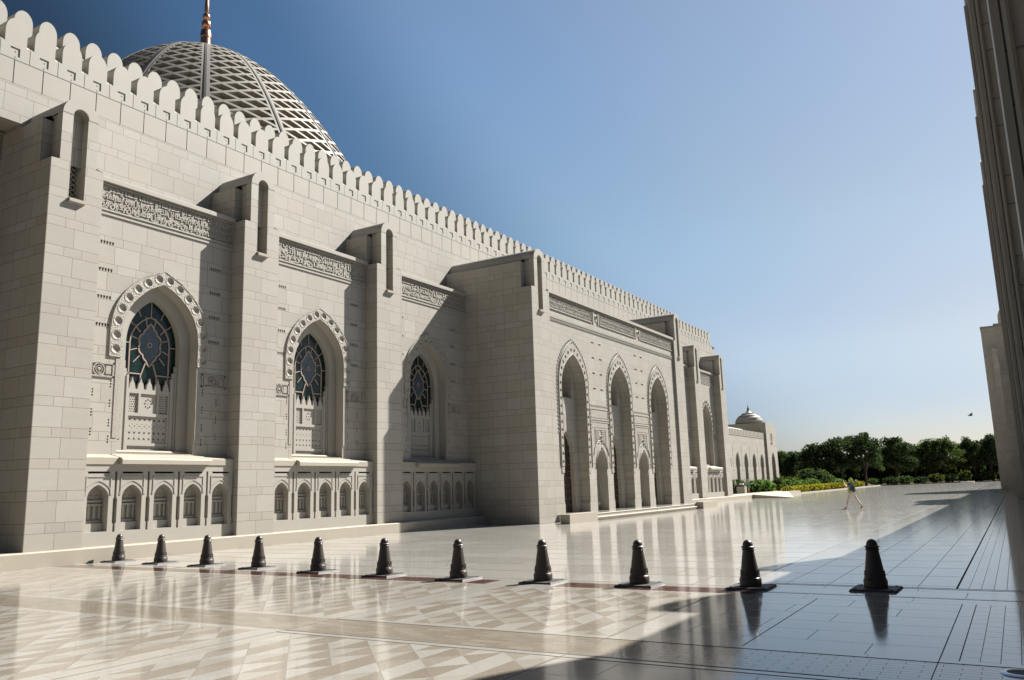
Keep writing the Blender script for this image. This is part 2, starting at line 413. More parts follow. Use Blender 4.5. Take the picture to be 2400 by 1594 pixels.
# ---- buttresses
def buttress(y0, y1, X, Xback, zb, deep):
    c = (y0+y1)/2; hw = .54; o = (X, y0, 0)
    mb = MB()
    d = .45
    niche = [(c-.225, 10.09), (c+.225, 10.09)] + [(c+.225*math.cos(a), 12.55+.225*math.sin(a)) for a in np.linspace(0, math.pi, 13)]
    # lower body up to the shoulders, with the niche cut through both
    mb.strip_x([(y0, zb), (y0, 11.10)], Xback, X); mb.strip_x([(y1, zb), (y1, 11.10)], Xback, X)
    up = [(c-hw, 11.12)] + [(c-hw, 12.55)] + [(c - hw*math.cos(a), 12.55+hw*math.sin(a)) for a in np.linspace(0, math.pi, 17)][1:-1] + [(c+hw, 12.55), (c+hw, 11.12)]
    outer = [(y0, zb), (y1, zb), (y1, 11.10), (c+hw, 11.12)] + up[::-1][1:-1] + [(c-hw, 11.12), (y0, 11.10)]
    plate(mb, outer, [niche], X); mb.strip_x(niche, X-d, X, closed=True)
    mb.quad((X-d, c-.3, 10.0), (X-d, c+.3, 10.0), (X-d, c+.3, 12.9), (X-d, c-.3, 12.9))
    # upper front slab, recess behind it, then the full-width body back to the wall
    mb.strip_x(up, X-.26, X)
    back = [(c-hw+.06, 11.1), (c-hw+.06, 12.56), (c+hw-.06, 12.56), (c+hw-.06, 11.1)]
    mb.strip_x(back, X-.56, X-.26)
    plate(mb, up, [], X-.26)
    e = X-.56
    mb.box(Xback, e, y0+.0, y1-.0, 11.1, 12.40)
    for a, b in ((c-hw, c-hw+.13), (c+hw-.13, c+hw)): mb.quad((X-.26, a, 12.5), (X-.26, b, 12.5), (e, b, 12.5), (e, a, 12.5))
    plate(mb, [(c-hw, 12.39), (c+hw, 12.39), (c+hw, 12.55)] + [(c + hw*math.cos(q), 12.55+hw*math.sin(q)) for q in np.linspace(0, math.pi, 11)][1:-1] + [(c-hw, 12.55)], [], e)
    # sloped copings on the two shoulders
    for a, b in ((y0, c-hw), (y1, c+hw)):
        mb.add([(X, a, 11.10), (X, b, 11.16), (e, b, 11.16), (e, a, 11.10)], [(0, 1, 2, 3)])
    mb.add([(e, y0, 12.40), (e, c-hw, 12.55), (e, c+hw, 12.55), (e, y1, 12.40), (Xback, y0, 12.40), (Xback, c-hw, 12.55), (Xback, c+hw, 12.55), (Xback, y1, 12.40)],
           [(0, 1, 5, 4), (2, 3, 7, 6), (0, 3, 2, 1)])
    mb.add([(e, y0, 12.40), (e, c-hw, 12.40), (e, c-hw, 12.55), (e, c+hw, 12.55), (e, c+hw, 12.40), (e, y1, 12.40)], [(0, 1, 2), (3, 4, 5)])
    b = mb.build('buttress', M['pier'], mosque, origin=o)
    mb = MB(); mb.strip_x([(c + (hw+.0)*math.cos(a), 12.55+(hw+.0)*math.sin(a)) for a in np.linspace(0, math.pi, 19)], Xback, X-.26)
    mb.build('barrel_roof', M['plain'], b, smooth=True)
    mb = MB()   # voussoirs: shallow raised arch ring on the front
    ring_o = [(c + hw*math.cos(a), 12.55+hw*math.sin(a)) for a in np.linspace(0, math.pi, 17)]
    ring_i = [(c + .235*math.cos(a), 12.55+.235*math.sin(a)) for a in np.linspace(0, math.pi, 17)]
    for i in range(16):
        a0 = .012 if i % 4 == 0 else 0
        mb.add([(X+.006, *ring_o[i]), (X+.006, *ring_o[i+1]), (X+.006, *ring_i[i+1]), (X+.006, *ring_i[i])], [(0, 1, 2, 3)])
    mb.strip_x(ring_o, X, X+.006); mb.strip_x(ring_i, X, X+.006)
    mb.build('arch_ring', M['plain'], b)
    mb = MB(); mb.add([(X-.2, c-.235, 10.10), (X+.10, c-.235, 10.05), (X+.10, c-.235, 9.96), (X-.0, c-.235, 9.93), (X-.2, c+.235, 10.10), (X+.10, c+.235, 10.05), (X+.10, c+.235, 9.96), (X-.0, c+.235, 9.93)],
                      [(0, 1, 2, 3), (4, 7, 6, 5), (0, 4, 5, 1), (1, 5, 6, 2), (2, 6, 7, 3)])
    mb.build('niche_sill', M['ledge'], b)
    mb = MB()   # pierced grille of crossing bars at the back of the niche
    gx_ = X-d+.05
    zz = 10.1
    k = 0
    while zz < 12.8:
        for s in (-1, 1):
            mb.tube([(gx_, c-.22*s, zz), (gx_, c+.22*s, zz+.30)], .020, 4)
        zz += .15; k += 1
    for s in (-1, 1): mb.tube([(gx_+.02, c+.215*s, 10.1), (gx_+.02, c+.215*s, 12.6)], .018, 4)
    mb.build('niche_grille', M['plain'], b)
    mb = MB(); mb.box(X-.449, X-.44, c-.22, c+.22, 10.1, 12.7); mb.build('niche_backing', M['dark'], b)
    return b
PIERS = [(12.0, 13.56), (18.80, 20.37), (25.78, 27.42), (58.9, 60.4), (65.85, 67.4), (72.75, 74.3)]
for y0, y1 in PIERS: buttress(y0, y1, XP, XU-.9 if y0 < 13 else XU, .40, 0)
for y0, y1 in ((33.2, 34.93), (52.42, 54.05)): buttress(y0, y1, XQ, XU, 0, 0)

# ---- plinth
mb = MB()
mb.prism_y([(-24.6, -.05), (-21.6, -.05), (-21.6, .375), (-21.63, .40), (-24.6, .40)], -6, 33.2)
mb.build('plinth', M['ledge'], mosque); mb = MB()
mb.prism_y([(-24.6, -.05), (-21.6, -.05), (-21.6, .335), (-21.63, .36), (-24.6, .36)], 54.05, 94)
mb.build('plinth', M['ledge'], mosque); mb = MB()
mb.prism_y([(-21.6, -.05), (-21.25, -.05), (-21.25, .17), (-21.6, .17)], -6, 11.2)
mb.build('low_step', M['ledge'], mosque)
# ------------------------------------------------------------------ bays with windows and blind arcades
AR = {'\u0627':'FE8D FE8E FE8D FE8E','\u0628':'FE8F FE90 FE91 FE92','\u062A':'FE95 FE96 FE97 FE98','\u062B':'FE99 FE9A FE9B FE9C','\u062C':'FE9D FE9E FE9F FEA0','\u062D':'FEA1 FEA2 FEA3 FEA4','\u062E':'FEA5 FEA6 FEA7 FEA8','\u062F':'FEA9 FEAA FEA9 FEAA','\u0630':'FEAB FEAC FEAB FEAC','\u0631':'FEAD FEAE FEAD FEAE','\u0632':'FEAF FEB0 FEAF FEB0','\u0633':'FEB1 FEB2 FEB3 FEB4','\u0634':'FEB5 FEB6 FEB7 FEB8','\u0635':'FEB9 FEBA FEBB FEBC','\u0636':'FEBD FEBE FEBF FEC0','\u0637':'FEC1 FEC2 FEC3 FEC4','\u0638':'FEC5 FEC6 FEC7 FEC8','\u0639':'FEC9 FECA FECB FECC','\u063A':'FECD FECE FECF FED0','\u0641':'FED1 FED2 FED3 FED4','\u0642':'FED5 FED6 FED7 FED8','\u0643':'FED9 FEDA FEDB FEDC','\u0644':'FEDD FEDE FEDF FEE0','\u0645':'FEE1 FEE2 FEE3 FEE4','\u0646':'FEE5 FEE6 FEE7 FEE8','\u0647':'FEE9 FEEA FEEB FEEC','\u0648':'FEED FEEE FEED FEEE','\u064A':'FEF1 FEF2 FEF3 FEF4','\u0629':'FE93 FE94 FE93 FE94','\u0649':'FEEF FEF0 FEEF FEF0','\u0621':'FE80 FE80 FE80 FE80','\u0626':'FE89 FE8A FE8B FE8C'}
NOJOIN = set('\u0627\u062F\u0630\u0631\u0632\u0648\u0629\u0649\u0621')
def shape(t):
    out = []
    for w in t.split(' '):
        q = []
        for i, ch in enumerate(w):
            prev = i > 0 and w[i-1] not in NOJOIN and ch != '\u0621'; nxt = i < len(w)-1 and ch not in NOJOIN and w[i+1] != '\u0621'
            f = AR[ch].split(); q.append(chr(int(f[3 if prev and nxt else 1 if prev else 2 if nxt else 0], 16)))
        out.append(''.join(q))
    return ' '.join(out)[::-1]
VERSES = ['\u0642\u0644 \u0643\u0648\u0646\u0648\u0627 \u062D\u062C\u0627\u0631\u0629 \u0627\u0648 \u062D\u062F\u064A\u062F\u0627 \u0627\u0648 \u062E\u0644\u0642\u0627 \u0645\u0645\u0627 \u064A\u0643\u0628\u0631 \u0641\u064A \u0635\u062F\u0648\u0631\u0643\u0645 \u0641\u0633\u064A\u0642\u0648\u0644\u0648\u0646 \u0645\u0646 \u064A\u0639\u064A\u062F\u0646\u0627 \u0642\u0644 \u0627\u0644\u0630\u064A \u0641\u0637\u0631\u0643\u0645 \u0627\u0648\u0644 \u0645\u0631\u0629 \u0641\u0633\u064A\u0646\u063A\u0636\u0648\u0646 \u0627\u0644\u064A\u0643 \u0631\u0648\u0633\u0647\u0645 \u0648\u064A\u0642\u0648\u0644\u0648\u0646 \u0645\u062A\u0649 \u0647\u0648 \u0642\u0644 \u0639\u0633\u0649 \u0627\u0646 \u064A\u0643\u0648\u0646 \u0642\u0631\u064A\u0628\u0627',
 '\u064A\u0648\u0645 \u064A\u062F\u0639\u0648\u0643\u0645 \u0641\u062A\u0633\u062A\u062C\u064A\u0628\u0648\u0646 \u0628\u062D\u0645\u062F\u0647 \u0648\u062A\u0638\u0646\u0648\u0646 \u0627\u0646 \u0644\u0628\u062B\u062A\u0645 \u0627\u0644\u0627 \u0642\u0644\u064A\u0644\u0627 \u0648\u0642\u0644 \u0644\u0639\u0628\u0627\u062F\u064A \u064A\u0642\u0648\u0644\u0648\u0627 \u0627\u0644\u062A\u064A \u0647\u064A \u0627\u062D\u0633\u0646 \u0627\u0646 \u0627\u0644\u0634\u064A\u0637\u0627\u0646 \u064A\u0646\u0632\u063A \u0628\u064A\u0646\u0647\u0645',
 '\u0631\u0628\u0643\u0645 \u0627\u0639\u0644\u0645 \u0628\u0643\u0645 \u0627\u0646 \u064A\u0634\u0627 \u064A\u0631\u062D\u0645\u0643\u0645 \u0627\u0648 \u0627\u0646 \u064A\u0634\u0627 \u064A\u0639\u0630\u0628\u0643\u0645 \u0648\u0645\u0627 \u0627\u0631\u0633\u0644\u0646\u0627\u0643 \u0639\u0644\u064A\u0647\u0645 \u0648\u0643\u064A\u0644\u0627 \u0648\u0631\u0628\u0643 \u0627\u0639\u0644\u0645 \u0628\u0645\u0646 \u0641\u064A \u0627\u0644\u0633\u0645\u0627\u0648\u0627\u062A \u0648\u0627\u0644\u0627\u0631\u0636']
def script_mesh(text, y0, y1, z0, z1, X, rows=3):
    """dense relief lettering: the words set in overlapping rows, fitted to the panel"""
    words = text.split(' '); per = math.ceil(len(words)/rows); dg = None; mb = MB()
    for r in range(rows):
        line = words[r*per:(r+1)*per]
        if not line: continue
        cu = bpy.data.curves.new('tmp', 'FONT'); cu.body = shape(' '.join(line)).replace(' ', '\u200a'); cu.size = 1; cu.resolution_u = 1
        cu.offset = .018; cu.fill_mode = 'FRONT'
        ob = bpy.data.objects.new('tmp', cu); COL.objects.link(ob); bpy.context.view_layer.update()
        me = ob.to_mesh(); n = len(me.vertices)
        co = np.empty(n*3); me.vertices.foreach_get('co', co); co = co.reshape(-1, 3)
        fs = [tuple(p.vertices) for p in me.polygons]
        a, b = co[:, 0].min(), co[:, 0].max(); ya, yb = co[:, 1].min(), co[:, 1].max()
        H = (z1-z0)/rows; zc = z1 - H*(r+.5)
        s = (y1-y0-.06)/(b-a); hz = H*1.28/(yb-ya)
        # the panel is read from +X, so the reading direction (right to left) runs with falling screen x
        Y = y0+.03 + (co[:, 0]-a)*s; Z = zc + (co[:, 1]-(ya+yb)/2)*hz
        Z = np.clip(Z, z0+.012, z1-.012)
        mb.add([(X, Y[i], Z[i]) for i in range(n)], fs)
        # rims give the letters thickness
        cnt = {}
        for f in fs:
            for i in range(len(f)):
                e = (f[i], f[(i+1) % len(f)]); cnt[e] = 1
        for (i, j) in cnt:
            if (j, i) not in cnt: mb.quad((X, Y[i], Z[i]), (X, Y[j], Z[j]), (X-.03, Y[j], Z[j]), (X-.03, Y[i], Z[i]))
        ob.to_mesh_clear(); bpy.data.objects.remove(ob); bpy.data.curves.remove(cu)
    return mb
def inscription(y0, y1, z0, z1, X, text):
    mb = MB(); mb.box(X-.02, X+.004, y0, y1, z0, z1)
    p = mb.build('inscription_panel', M['ground_panel'], mosque)
    script_mesh(text, y0+.03, y1-.03, z0+.02, z1-.02, X+.028).build('raised_script', M['letter'], p)
    mb = MB()
    for a in ((y0-.03, y1+.03, z0-.045, z0), (y0-.03, y1+.03, z1, z1+.025), (y0-.03, y0, z0, z1), (y1, y1+.03, z0, z1)):
        mb.box(X-.01, X+.045, *a)
    mb.build('panel_frame', M['plain'], p)

def dome_ring(mb, X, y, z, r, n=14):
    mb.revolve([(r, 0), (r, .03), (r*.84, .03), (r*.80, 0)], (X, y, z), n, 'x')
def bowl(mb, X, y, z, r, depth, n=12):
    mb.revolve([(r*math.cos(a), -depth*math.sin(a)) for a in np.linspace(0, math.pi/2, 5)], (X, y, z), n, 'x')

def outline_pts(c, hw, zb, zs, za, n):
    """evenly spaced points along jambs and arch"""
    loop = [(c+hw, zb)] + arch_top(c, hw, zs, za) + [(c-hw, zb)]
    L = [0]
    for i in range(1, len(loop)): L.append(L[-1] + math.dist(loop[i], loop[i-1]))
    out = []
    for k in range(n):
        t = L[-1]*(k+.5)/n
        i = max(j for j in range(len(L)) if L[j] <= t); i = min(i, len(loop)-2)
        f = (t-L[i])/(L[i+1]-L[i]); out.append((loop[i][0]+f*(loop[i+1][0]-loop[i][0]), loop[i][1]+f*(loop[i+1][1]-loop[i][1])))
    return out

def make_window(c):
    """window recess, carved surround, glass, tracery, pierced screen"""
    zb = 3.0
    mb = MB()    # reveal, inner face, inner reveal
    o1 = arch(c, 1.33, zb, 6.62, 8.30)[1:] + [(c-1.33, zb)]
    mb.strip_x(o1, XB-.36, XB)
    plate(mb, arch(c, 1.33, zb, 6.62, 8.30), [arch(c, .96, 3.12, 6.45, 7.88)], XB-.36)
    mb.strip_x(arch(c, .96, 3.12, 6.45, 7.88), XB-.60, XB-.36, closed=True)
    w = mb.build('window', M['plain'], mosque)
    # carved surround with a row of scalloped bowls
    mb = MB(); X = XB+.045; zlow = 5.84
    out_ = [(c-1.74, zlow), (c-1.36, zlow), (c-1.36, zlow+.01)]
    o = [(c+1.74, zlow)] + arch_top(c, 1.74, 6.75, 8.78) + [(c-1.74, zlow)]
    i = [(c-1.35, zlow)] + arch_top(c, 1.35, 6.62, 8.33)[::-1] + [(c+1.35, zlow)]
    pts = outline_pts(c, 1.545, zlow+.02, 6.68, 8.555, 16)
    pts.sort(); holes = [circle(y, z, .125, 12) for y, z in pts]
    slab(mb, o + i, holes, XB, X)
    for y, z in pts:
        bowl(mb, X, y, z, .125, .05, 12)
    mb.build('carved_surround', M['carved'], w)
    mb = MB()
    for y, z in pts: mb.tube([(X, a, b) for a, b in circle(y, z, .15, 12)], .012, 4, closed=True)
    mb.tube([(X, y, z) for y, z in arch_top(c, 1.72, 6.75, 8.76)], .02, 4)
    mb.build('scallop_rims', M['carved'], w)
    # carved jamb strips below the surround
    for s in (-1, 1):
        mb = MB(); mb.box(XB, XB+.018, c+s*1.35, c+s*1.50, 3.45, zlow); mb.build('jamb_carving', M['carvedf'], w)
        mb = MB(); mb.box(XB-.36, XB-.345, c+s*1.00, c+s*1.30, 3.45, 6.4); mb.build('reveal_carving', M['carvedf'], w)
    mb = MB(); mb.tube([(XB-.30, c-1.25, 3.06), (XB-.30, c+1.30, 3.06)], .055, 10)
    mb.box(XB-.6, XB-.02, c-1.32, c+1.32, 2.98, 3.02)
    mb.build('window_sill', M['ledge'], w, smooth=True)
    G = XB-.58
    mb = MB(); mb.box(G-.03, G, c-1.0, c+1.0, 3.0, 7.95)
    mb.build('glass', M['glass'], w)
    # eight-lobed flower of frosted glass
    fz = 6.45; fl = []
    for k in range(64):
        a = 2*math.pi*k/64 + math.pi/2
        r = .40 + .062*abs(math.cos(4*a + math.pi/2))
        tip = max(0, 1-abs(math.atan2(math.sin(a-math.pi/2), math.cos(a-math.pi/2)))/.32); tip2 = max(0, 1-abs(math.atan2(math.sin(a+math.pi/2), math.cos(a+math.pi/2)))/.32)
        r += .19*tip + .19*tip2
        fl.append((c + r*.88*math.cos(a), fz + r*1.16*math.sin(a)))
    mb = MB(); mb.add([(G+.008, c, fz)] + [(G+.008, y, z) for y, z in fl], [(0, k+1, (k+1) % 64 + 1) for k in range(64)])
    mb.build('flower_pane', M['flower'], w)
    mb = MB(); r = .026; Xg = G+.015
    mb.tube([(Xg, y, z) for y, z in fl], r*1.2, 4, closed=True)
    inner = arch(c, .70, 5.2, 6.45, 7.35)[1:] + [(c-.70, 5.2)]
    mb.tube([(Xg, y, z) for y, z in inner], r, 4)
    mb.tube([(Xg, y, z) for y, z in circle(c, fz, .075, 8)], .02, 4, closed=True)
    for a in (40, 75, 105, 140, 165, 15, -15, -40, 195, 220):
        ca, sa = math.cos(R(a)), math.sin(R(a)); mb.tube([(Xg, c+.46*ca, fz+.58*sa), (Xg, c+.72*ca, fz+.92*sa)], r*.8, 4)
    for a in (35, 60, 120, 145, 0, 180):
        ca, sa = math.cos(R(a)), math.sin(R(a)); mb.tube([(Xg, c+.72*ca, fz+1.0*sa), (Xg, c+.98*ca, fz+1.35*sa)], r*.8, 4)
    mb.tube([(Xg, c, 7.35), (Xg, c, 7.85)], r*.8, 4)
    for s in (-1, 1):
        mb.tube([(Xg, c+s*.30, 4.9), (Xg, c+s*.28, 5.45), (Xg, c+s*.14, 5.85)], r, 4)
        mb.tube([(Xg, c+s*.28, 5.5), (Xg, c+s*.95, 5.5)], r, 4)
    mb.build('tracery', M['came'], w)
    # pierced marble screen with pointed cresting
    S = XB-.47; hw = .74
    top = []
    n = 5; ww = 2*hw/n
    zt = 4.98
    for k in range(n):
        y = c+hw - ww*(k+.5)
        top += [(y+ww*.5, zt+.02), (y+ww*.36, zt+.05), (y+ww*.26, zt+.20), (y+ww*.10, zt+.27), (y, zt+.40), (y-ww*.10, zt+.27), (y-ww*.26, zt+.20), (y-ww*.36, zt+.05)]
    top.append((c-hw, zt+.02))
    outer = [(c-hw, 3.08), (c+hw, 3.08)] + top
    holes = [rect(c-hw+.06, c-.36, 4.28, 4.88), rect(c+.36, c+hw-.06, 4.28, 4.88), rect(c-.29, c+.29, 4.28, 4.88), rect(c-hw+.06, c+hw-.06, 3.36, 4.18), rect(c-hw+.06, c+hw-.06, 3.14, 3.27)]
    mb = MB(); slab(mb, outer, holes, S-.09, S)
    Y = S-.045
    def sheet(y0, y1, z0, z1, hs): slab(mb, rect(y0, y1, z0, z1), hs, Y-.03, Y)
    for a in (c-hw+.06, c+.36):
        hs = []; 
        for i in range(4):
            for j in range(8):
                hs.append(circle(a+.045+i*.0767+(.018 if j % 2 else -.008), 4.32+j*.073, .026, 4))
        sheet(a, a+.32, 4.28, 4.88, hs)
    hs = [circle(c+.105*math.cos(q), 4.58+.13*math.sin(q), .03, 5, q) for q in np.linspace(0, 2*math.pi, 9)[:-1]] + [circle(c, 4.58, .02, 6)]
    sheet(c-.29, c+.29, 4.28, 4.88, hs)
    hs = []; m = 8; st = (2*hw-.12)/m
    for i in range(m):
        y = c-hw+.06+st*(i+.5)
        for zz, up in ((4.06, -1), (3.68, 1), (3.47, -1)):
            hs.append([(y-.055, zz+.035*up), (y, zz-.065*up), (y+.055, zz+.035*up), (y, zz+.0*up)][::1 if up > 0 else -1])
        hs.append(circle(y, 3.87, .022, 5)); 
        if i < m-1: hs += [circle(y+st/2, 3.93, .018, 4), circle(y+st/2, 3.81, .018, 4)]
    sheet(c-hw+.06, c+hw-.06, 3.36, 4.18, hs)
    hs = [[(c-hw+.1+i*.092, 3.17), (c-hw+.15+i*.092, 3.17), (c-hw+.125+i*.092, 3.24)] for i in range(14)]
    sheet(c-hw+.06, c+hw-.06, 3.14, 3.27, hs)
    for s in (-1, 1):   # stepped side posts
        a = c+s*hw; b = c+s*.94
        mb.box(S-.08, S+.03, a, a+s*.07, 3.05, 5.42); mb.box(S-.08, S-.0, a+s*.07, b, 3.05, 5.62); mb.box(S-.08, S+.04, b-s*.05, b, 3.05, 5.85)
    mb.build('pierced_screen', M['plain2'], w)
    return w

def bay(y0, y1, c, text, win=None, zbot=.40, right_text=True):
    """bay wall of a bay between two buttresses, centred on c"""
    hs = [arch(c, 1.33, 3.0, 6.62, 8.30)]
    mb = MB(); extra = []
    for j in range(4):
        z = 9.25 - j*.834
        for s in (-1, 1):
            for k in range(5):
                y = c + s*1.98 + (k-2)*.092
                if y0+.05 < y < y1-.05: extra.append([(y-.032, z+.05), (y-.032, z-.0), (y-.012, z-.055), (y+.012, z-.055), (y+.032, z-.0), (y+.032, z+.05)])
    for s in (-1, 1):
        for yy, zs_ in ((1.62, (5.02, 4.45, 3.88, 3.40)), (2.17, (4.74, 4.16, 3.6))):
            for zc in zs_:
                y = c+s*yy
                if y0+.05 < y < y1-.05:
                    for q in (-.085, 0, .085): extra.append(rect(y-.024, y+.024, zc+q-.024, zc+q+.024))
    outer = rect(y0-.02, y1+.02, 2.95, 11.10)
    plate(mb, outer, hs+extra, XB)
    for h in extra: mb.strip_x(h, XB-.06, XB, closed=True)
    mb.build('bay_wall', M['ashlar'], mosque, origin=(XB, c-.42, 0))
    mb = MB(); mb.box(XB-.09, XB-.06, y0, y1, 3.2, 9.5)
    # keep the opening clear: backing strips only left and right of it
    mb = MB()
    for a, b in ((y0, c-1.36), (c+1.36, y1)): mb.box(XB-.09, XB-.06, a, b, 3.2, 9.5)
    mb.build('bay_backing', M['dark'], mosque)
    # sloped ledge over the inscription
    mb = MB(); mb.prism_y([(XU+.0, 11.0), (XB+.12, 11.10), (XB+.12, 11.23), (XB+.07, 11.26), (XU, 11.62)], y0, y1)
    mb.build('band_ledge', M['plain'], mosque)
    inscription(y0+.06, y1-.04, 10.27, 11.03, XB, text)
    mb = MB(); mb.box(XB, XB+.03, y0, y1, 10.10, 10.16); mb.build('band_moulding', M['plain'], mosque)
    # medallion panels beside the window
    for s in (-1, 1):
        a, b = (max(y0+.02, c-2.5), c-1.55) if s < 0 else (c+1.55, min(y1-.02, c+2.5))
        mb = MB(); z0, z1 = 5.20, 5.64
        for q in ((a, b, z0, z0+.05), (a, b, z1-.05, z1), (a, a+.05, z0, z1), (b-.05, b, z0, z1)): mb.box(XB, XB+.035, *q)
        m = (a+b)/2
        for q in ((a+.09, m-.22, z0+.1, z1-.1), (m+.22, b-.09, z0+.1, z1-.1)): mb.box(XB, XB+.022, *q)
        dome_ring(mb, XB+.005, m, (z0+z1)/2, .19, 16); dome_ring(mb, XB+.005, m, (z0+z1)/2, .11, 12)
        mb.revolve([(0.001, .05), (.05, .035), (.07, 0)], (XB, m, (z0+z1)/2), 10, 'x')
        mb.build('medallion_panel', M['carvedf'], mosque)
    # window
    if win is None: w = make_window(c)
    else:
        w = copy_tree(win[0], mosque); w.location.y += c - win[1]
    # blind arcade below
    units = []; XA = -22.10; n = max(1, round((y1-y0)/1.03)); u = (y1-y0)/n
    mb = MB()
    for k in range(n):
        a = y0+u*k; m = a+u/2; g = .035
        ni = arch(m, .32, .78, 1.72, 2.09)
        pan = rect(m-.33, m+.33, 2.40, 2.455)
        ho = [ni, pan]
        prof = [(a+g, .77), (a+u-g, .77), (a+u-g, 1.0), (a+u-g-.03, 1.02), (a+u-g-.03, 1.68), (a+u-g, 1.74), (a+u-g, 2.46), (a+g, 2.46), (a+g, 1.74), (a+g+.03, 1.68), (a+g+.03, 1.02), (a+g, 1.0)]
        ni = arch(m, .32, .79, 1.72, 2.09); ho = [ni, pan]
        slab(mb, prof, [ni, pan], XA-.16, XA)
        # shallow panel frame round the arch head
        for q in ((m-.36, m+.36, 2.30, 2.33), (m-.38, m-.355, 1.8, 2.33), (m+.355, m+.38, 1.8, 2.33)): mb.box(XA, XA+.018, *q)
        hood = [(y, z) for y, z in arch_top(m, .40, 1.80, 2.20)]
        mb.tube([(XA+.005, y, z) for y, z in hood], .014, 4)
        det = MB(); det.strip_x(ni, XA-.32, XA-.16, closed=True); units.append(det)
        det.quad((XA-.32, m-.34, .77), (XA-.32, m+.34, .77), (XA-.32, m+.34, 2.12), (XA-.32, m-.34, 2.12))
        # little carved façade in the back of each niche
        det.box(XA-.32, XA-.17, m-.315, m+.315, .78, 1.02)
        det.box(XA-.32, XA-.25, m-.30, m+.30, 1.02, 1.10)
        for q in (-.27, -.12, .04, .2): det.box(XA-.32, XA-.255, m+q, m+q+.06, 1.14, 1.50)
        det.box(XA-.32, XA-.24, m-.30, m+.30, 1.50, 1.56); det.box(XA-.32, XA-.25, m-.30, m+.30, 1.60, 1.66)
        for q in (-.2, -.03, .13): det.revolve([(0.001, .03), (.045, .02), (.055, 0)], (XA-.32, m+q+.03, 1.75), 8, 'x')
    ar = mb.build('blind_arcade', M['plain'], mosque)
    b2 = MB()
    for k in range(n+1): b2.box(XA-.30, XA-.14, max(y0, y0+u*k-.05), min(y1, y0+u*k+.05), .77, 2.46)
    b2.build('gap_backing', M['plain'], ar)
    for det in units: det.build('niche', M['plain'], ar)
    mb = MB(); mb.box(XB-.3, XA+.005, y0, y1, zbot, .77); mb.box(XB-.05, XA+.002, y0, y1, 2.46, 2.68)
    mb.build('arcade_base', M['plain'], ar)
    # side ledge, then the projecting centre slab with a rounded nose
    mb = MB()
    prof = [(XB-.02, 2.66), (XA+.03, 2.66), (XA+.03, 2.85), (XA+.01, 2.87), (XB-.02, 2.965)]
    mb.prism_y(prof, y0, y1)
    prof = [(XB-.02, 2.665), (XA+.20, 2.665), (XA+.20, 2.79), (XA+.18, 2.825), (XA+.12, 2.85), (XB-.02, 2.985)]
    mb.prism_y(prof, c-1.50, c+1.62)
    mb.build('arcade_ledge', M['ledge'], ar)
    return (w, c)
w1 = bay(13.56, 18.80, 16.15, VERSES[0])
bay(20.37, 25.78, 23.07, VERSES[1], w1)
bay(27.42, 33.20, 30.02, VERSES[2], w1)
bay(54.05, 58.90, 56.6, VERSES[0], w1, .36)
bay(60.4, 65.85, 63.1, VERSES[1], w1, .36)
bay(67.4, 72.75, 70.05, VERSES[2], w1, .36)
# recessed bay at the left edge
inscription(7.0, 12.0-.02, 11.60, 12.40, XU-.9+.02, VERSES[1])
mb = MB(); mb.box(XU-.9, XU-.5, -6, 12.0, .4, 2.9); mb.build('recessed_bay_base', M['ashlar'], mosque)
# ------------------------------------------------------------------ the portal with three arches
PY0, PY1 = 34.93, 52.42; PC = [37.46, 43.30, 49.25]; FZ = .34
SMALL = [40.42, 46.30]
def portal_outline(c, hw, zs, za, zb=FZ):
    """walks the notch of an opening that reaches the floor, left to right"""
    e = .10
    L = [(c-hw-e+.06, zb), (c-hw-e+.06, .78), (c-hw-e, .92), (c-hw-e, 2.12), (c-hw-.03, 2.30), (c-hw, 2.34)]
    return L + arch_top(c, hw, zs, za)[::-1] + [(2*c-y, z) for y, z in L[::-1]]
def small_outline(c): return [(c-.70, FZ), (c-.70, 2.1), (c-.66, 2.3)] + arch_top(c, .66, 2.45, 3.52)[::-1] + [(c+.66, 2.3), (c+.70, 2.1), (c+.70, FZ)]
outer = [(PY0, FZ)]
for kind, c in sorted([('a', p) for p in PC] + [('s', p) for p in SMALL], key=lambda q: q[1]):
    outer += portal_outline(c, 1.335, 6.55, 8.30) if kind == 'a' else small_outline(c)
outer += [(PY1, FZ), (PY1, 11.12), (PY0, 11.12)]
dash = []
for c in SMALL:
    for s in (-.46, .46):
        for k in range(4): dash.append(rect(c+s-.16, c+s+.16, 9.27-k*.834-.045, 9.27-k*.834+.03))
mb = MB(); plate(mb, outer, dash, XW)
for h in dash: mb.strip_x(h, XW-.08, XW, closed=True)
pw = mb.build('portal_wall', M['ashlar'], mosque, origin=(XW, PY0, 0))
mb = MB()
for c in PC: mb.strip_x(portal_outline(c, 1.335, 6.55, 8.30), XW-.52, XW)
mb.build('arch_reveal', M['ashlar'], pw, origin=(XW, PY0, 0))
# inner wall with the doorways
outer = [(PY0+.3, FZ)]
for c in PC:
    outer += [(c-.80, FZ), (c-.80, 1.9), (c-.74, 2.05)] + arch_top(c, .74, 3.25, 4.42)[::-1] + [(c+.74, 2.05), (c+.80, 1.9), (c+.80, FZ)]
outer += [(PY1-.3, FZ), (PY1-.3, 8.6), (PY0+.3, 8.6)]
X2 = XW-.52
rec = [arch(c, .78, 6.15, 6.95, 8.0) for c in PC]
mb = MB(); plate(mb, outer, rec, X2)
for h in rec: mb.strip_x(h, X2-.6, X2, closed=True); plate(mb, h, [], X2-.6)
for c in PC: mb.strip_x([(c-.80, FZ), (c-.80, 1.9), (c-.74, 2.05)] + arch_top(c, .74, 3.25, 4.42)[::-1] + [(c+.74, 2.05), (c+.80, 1.9), (c+.80, FZ)], X2-.5, X2)
mb.build('inner_wall', M['ashlar'], pw, origin=(X2, PY0, 0))
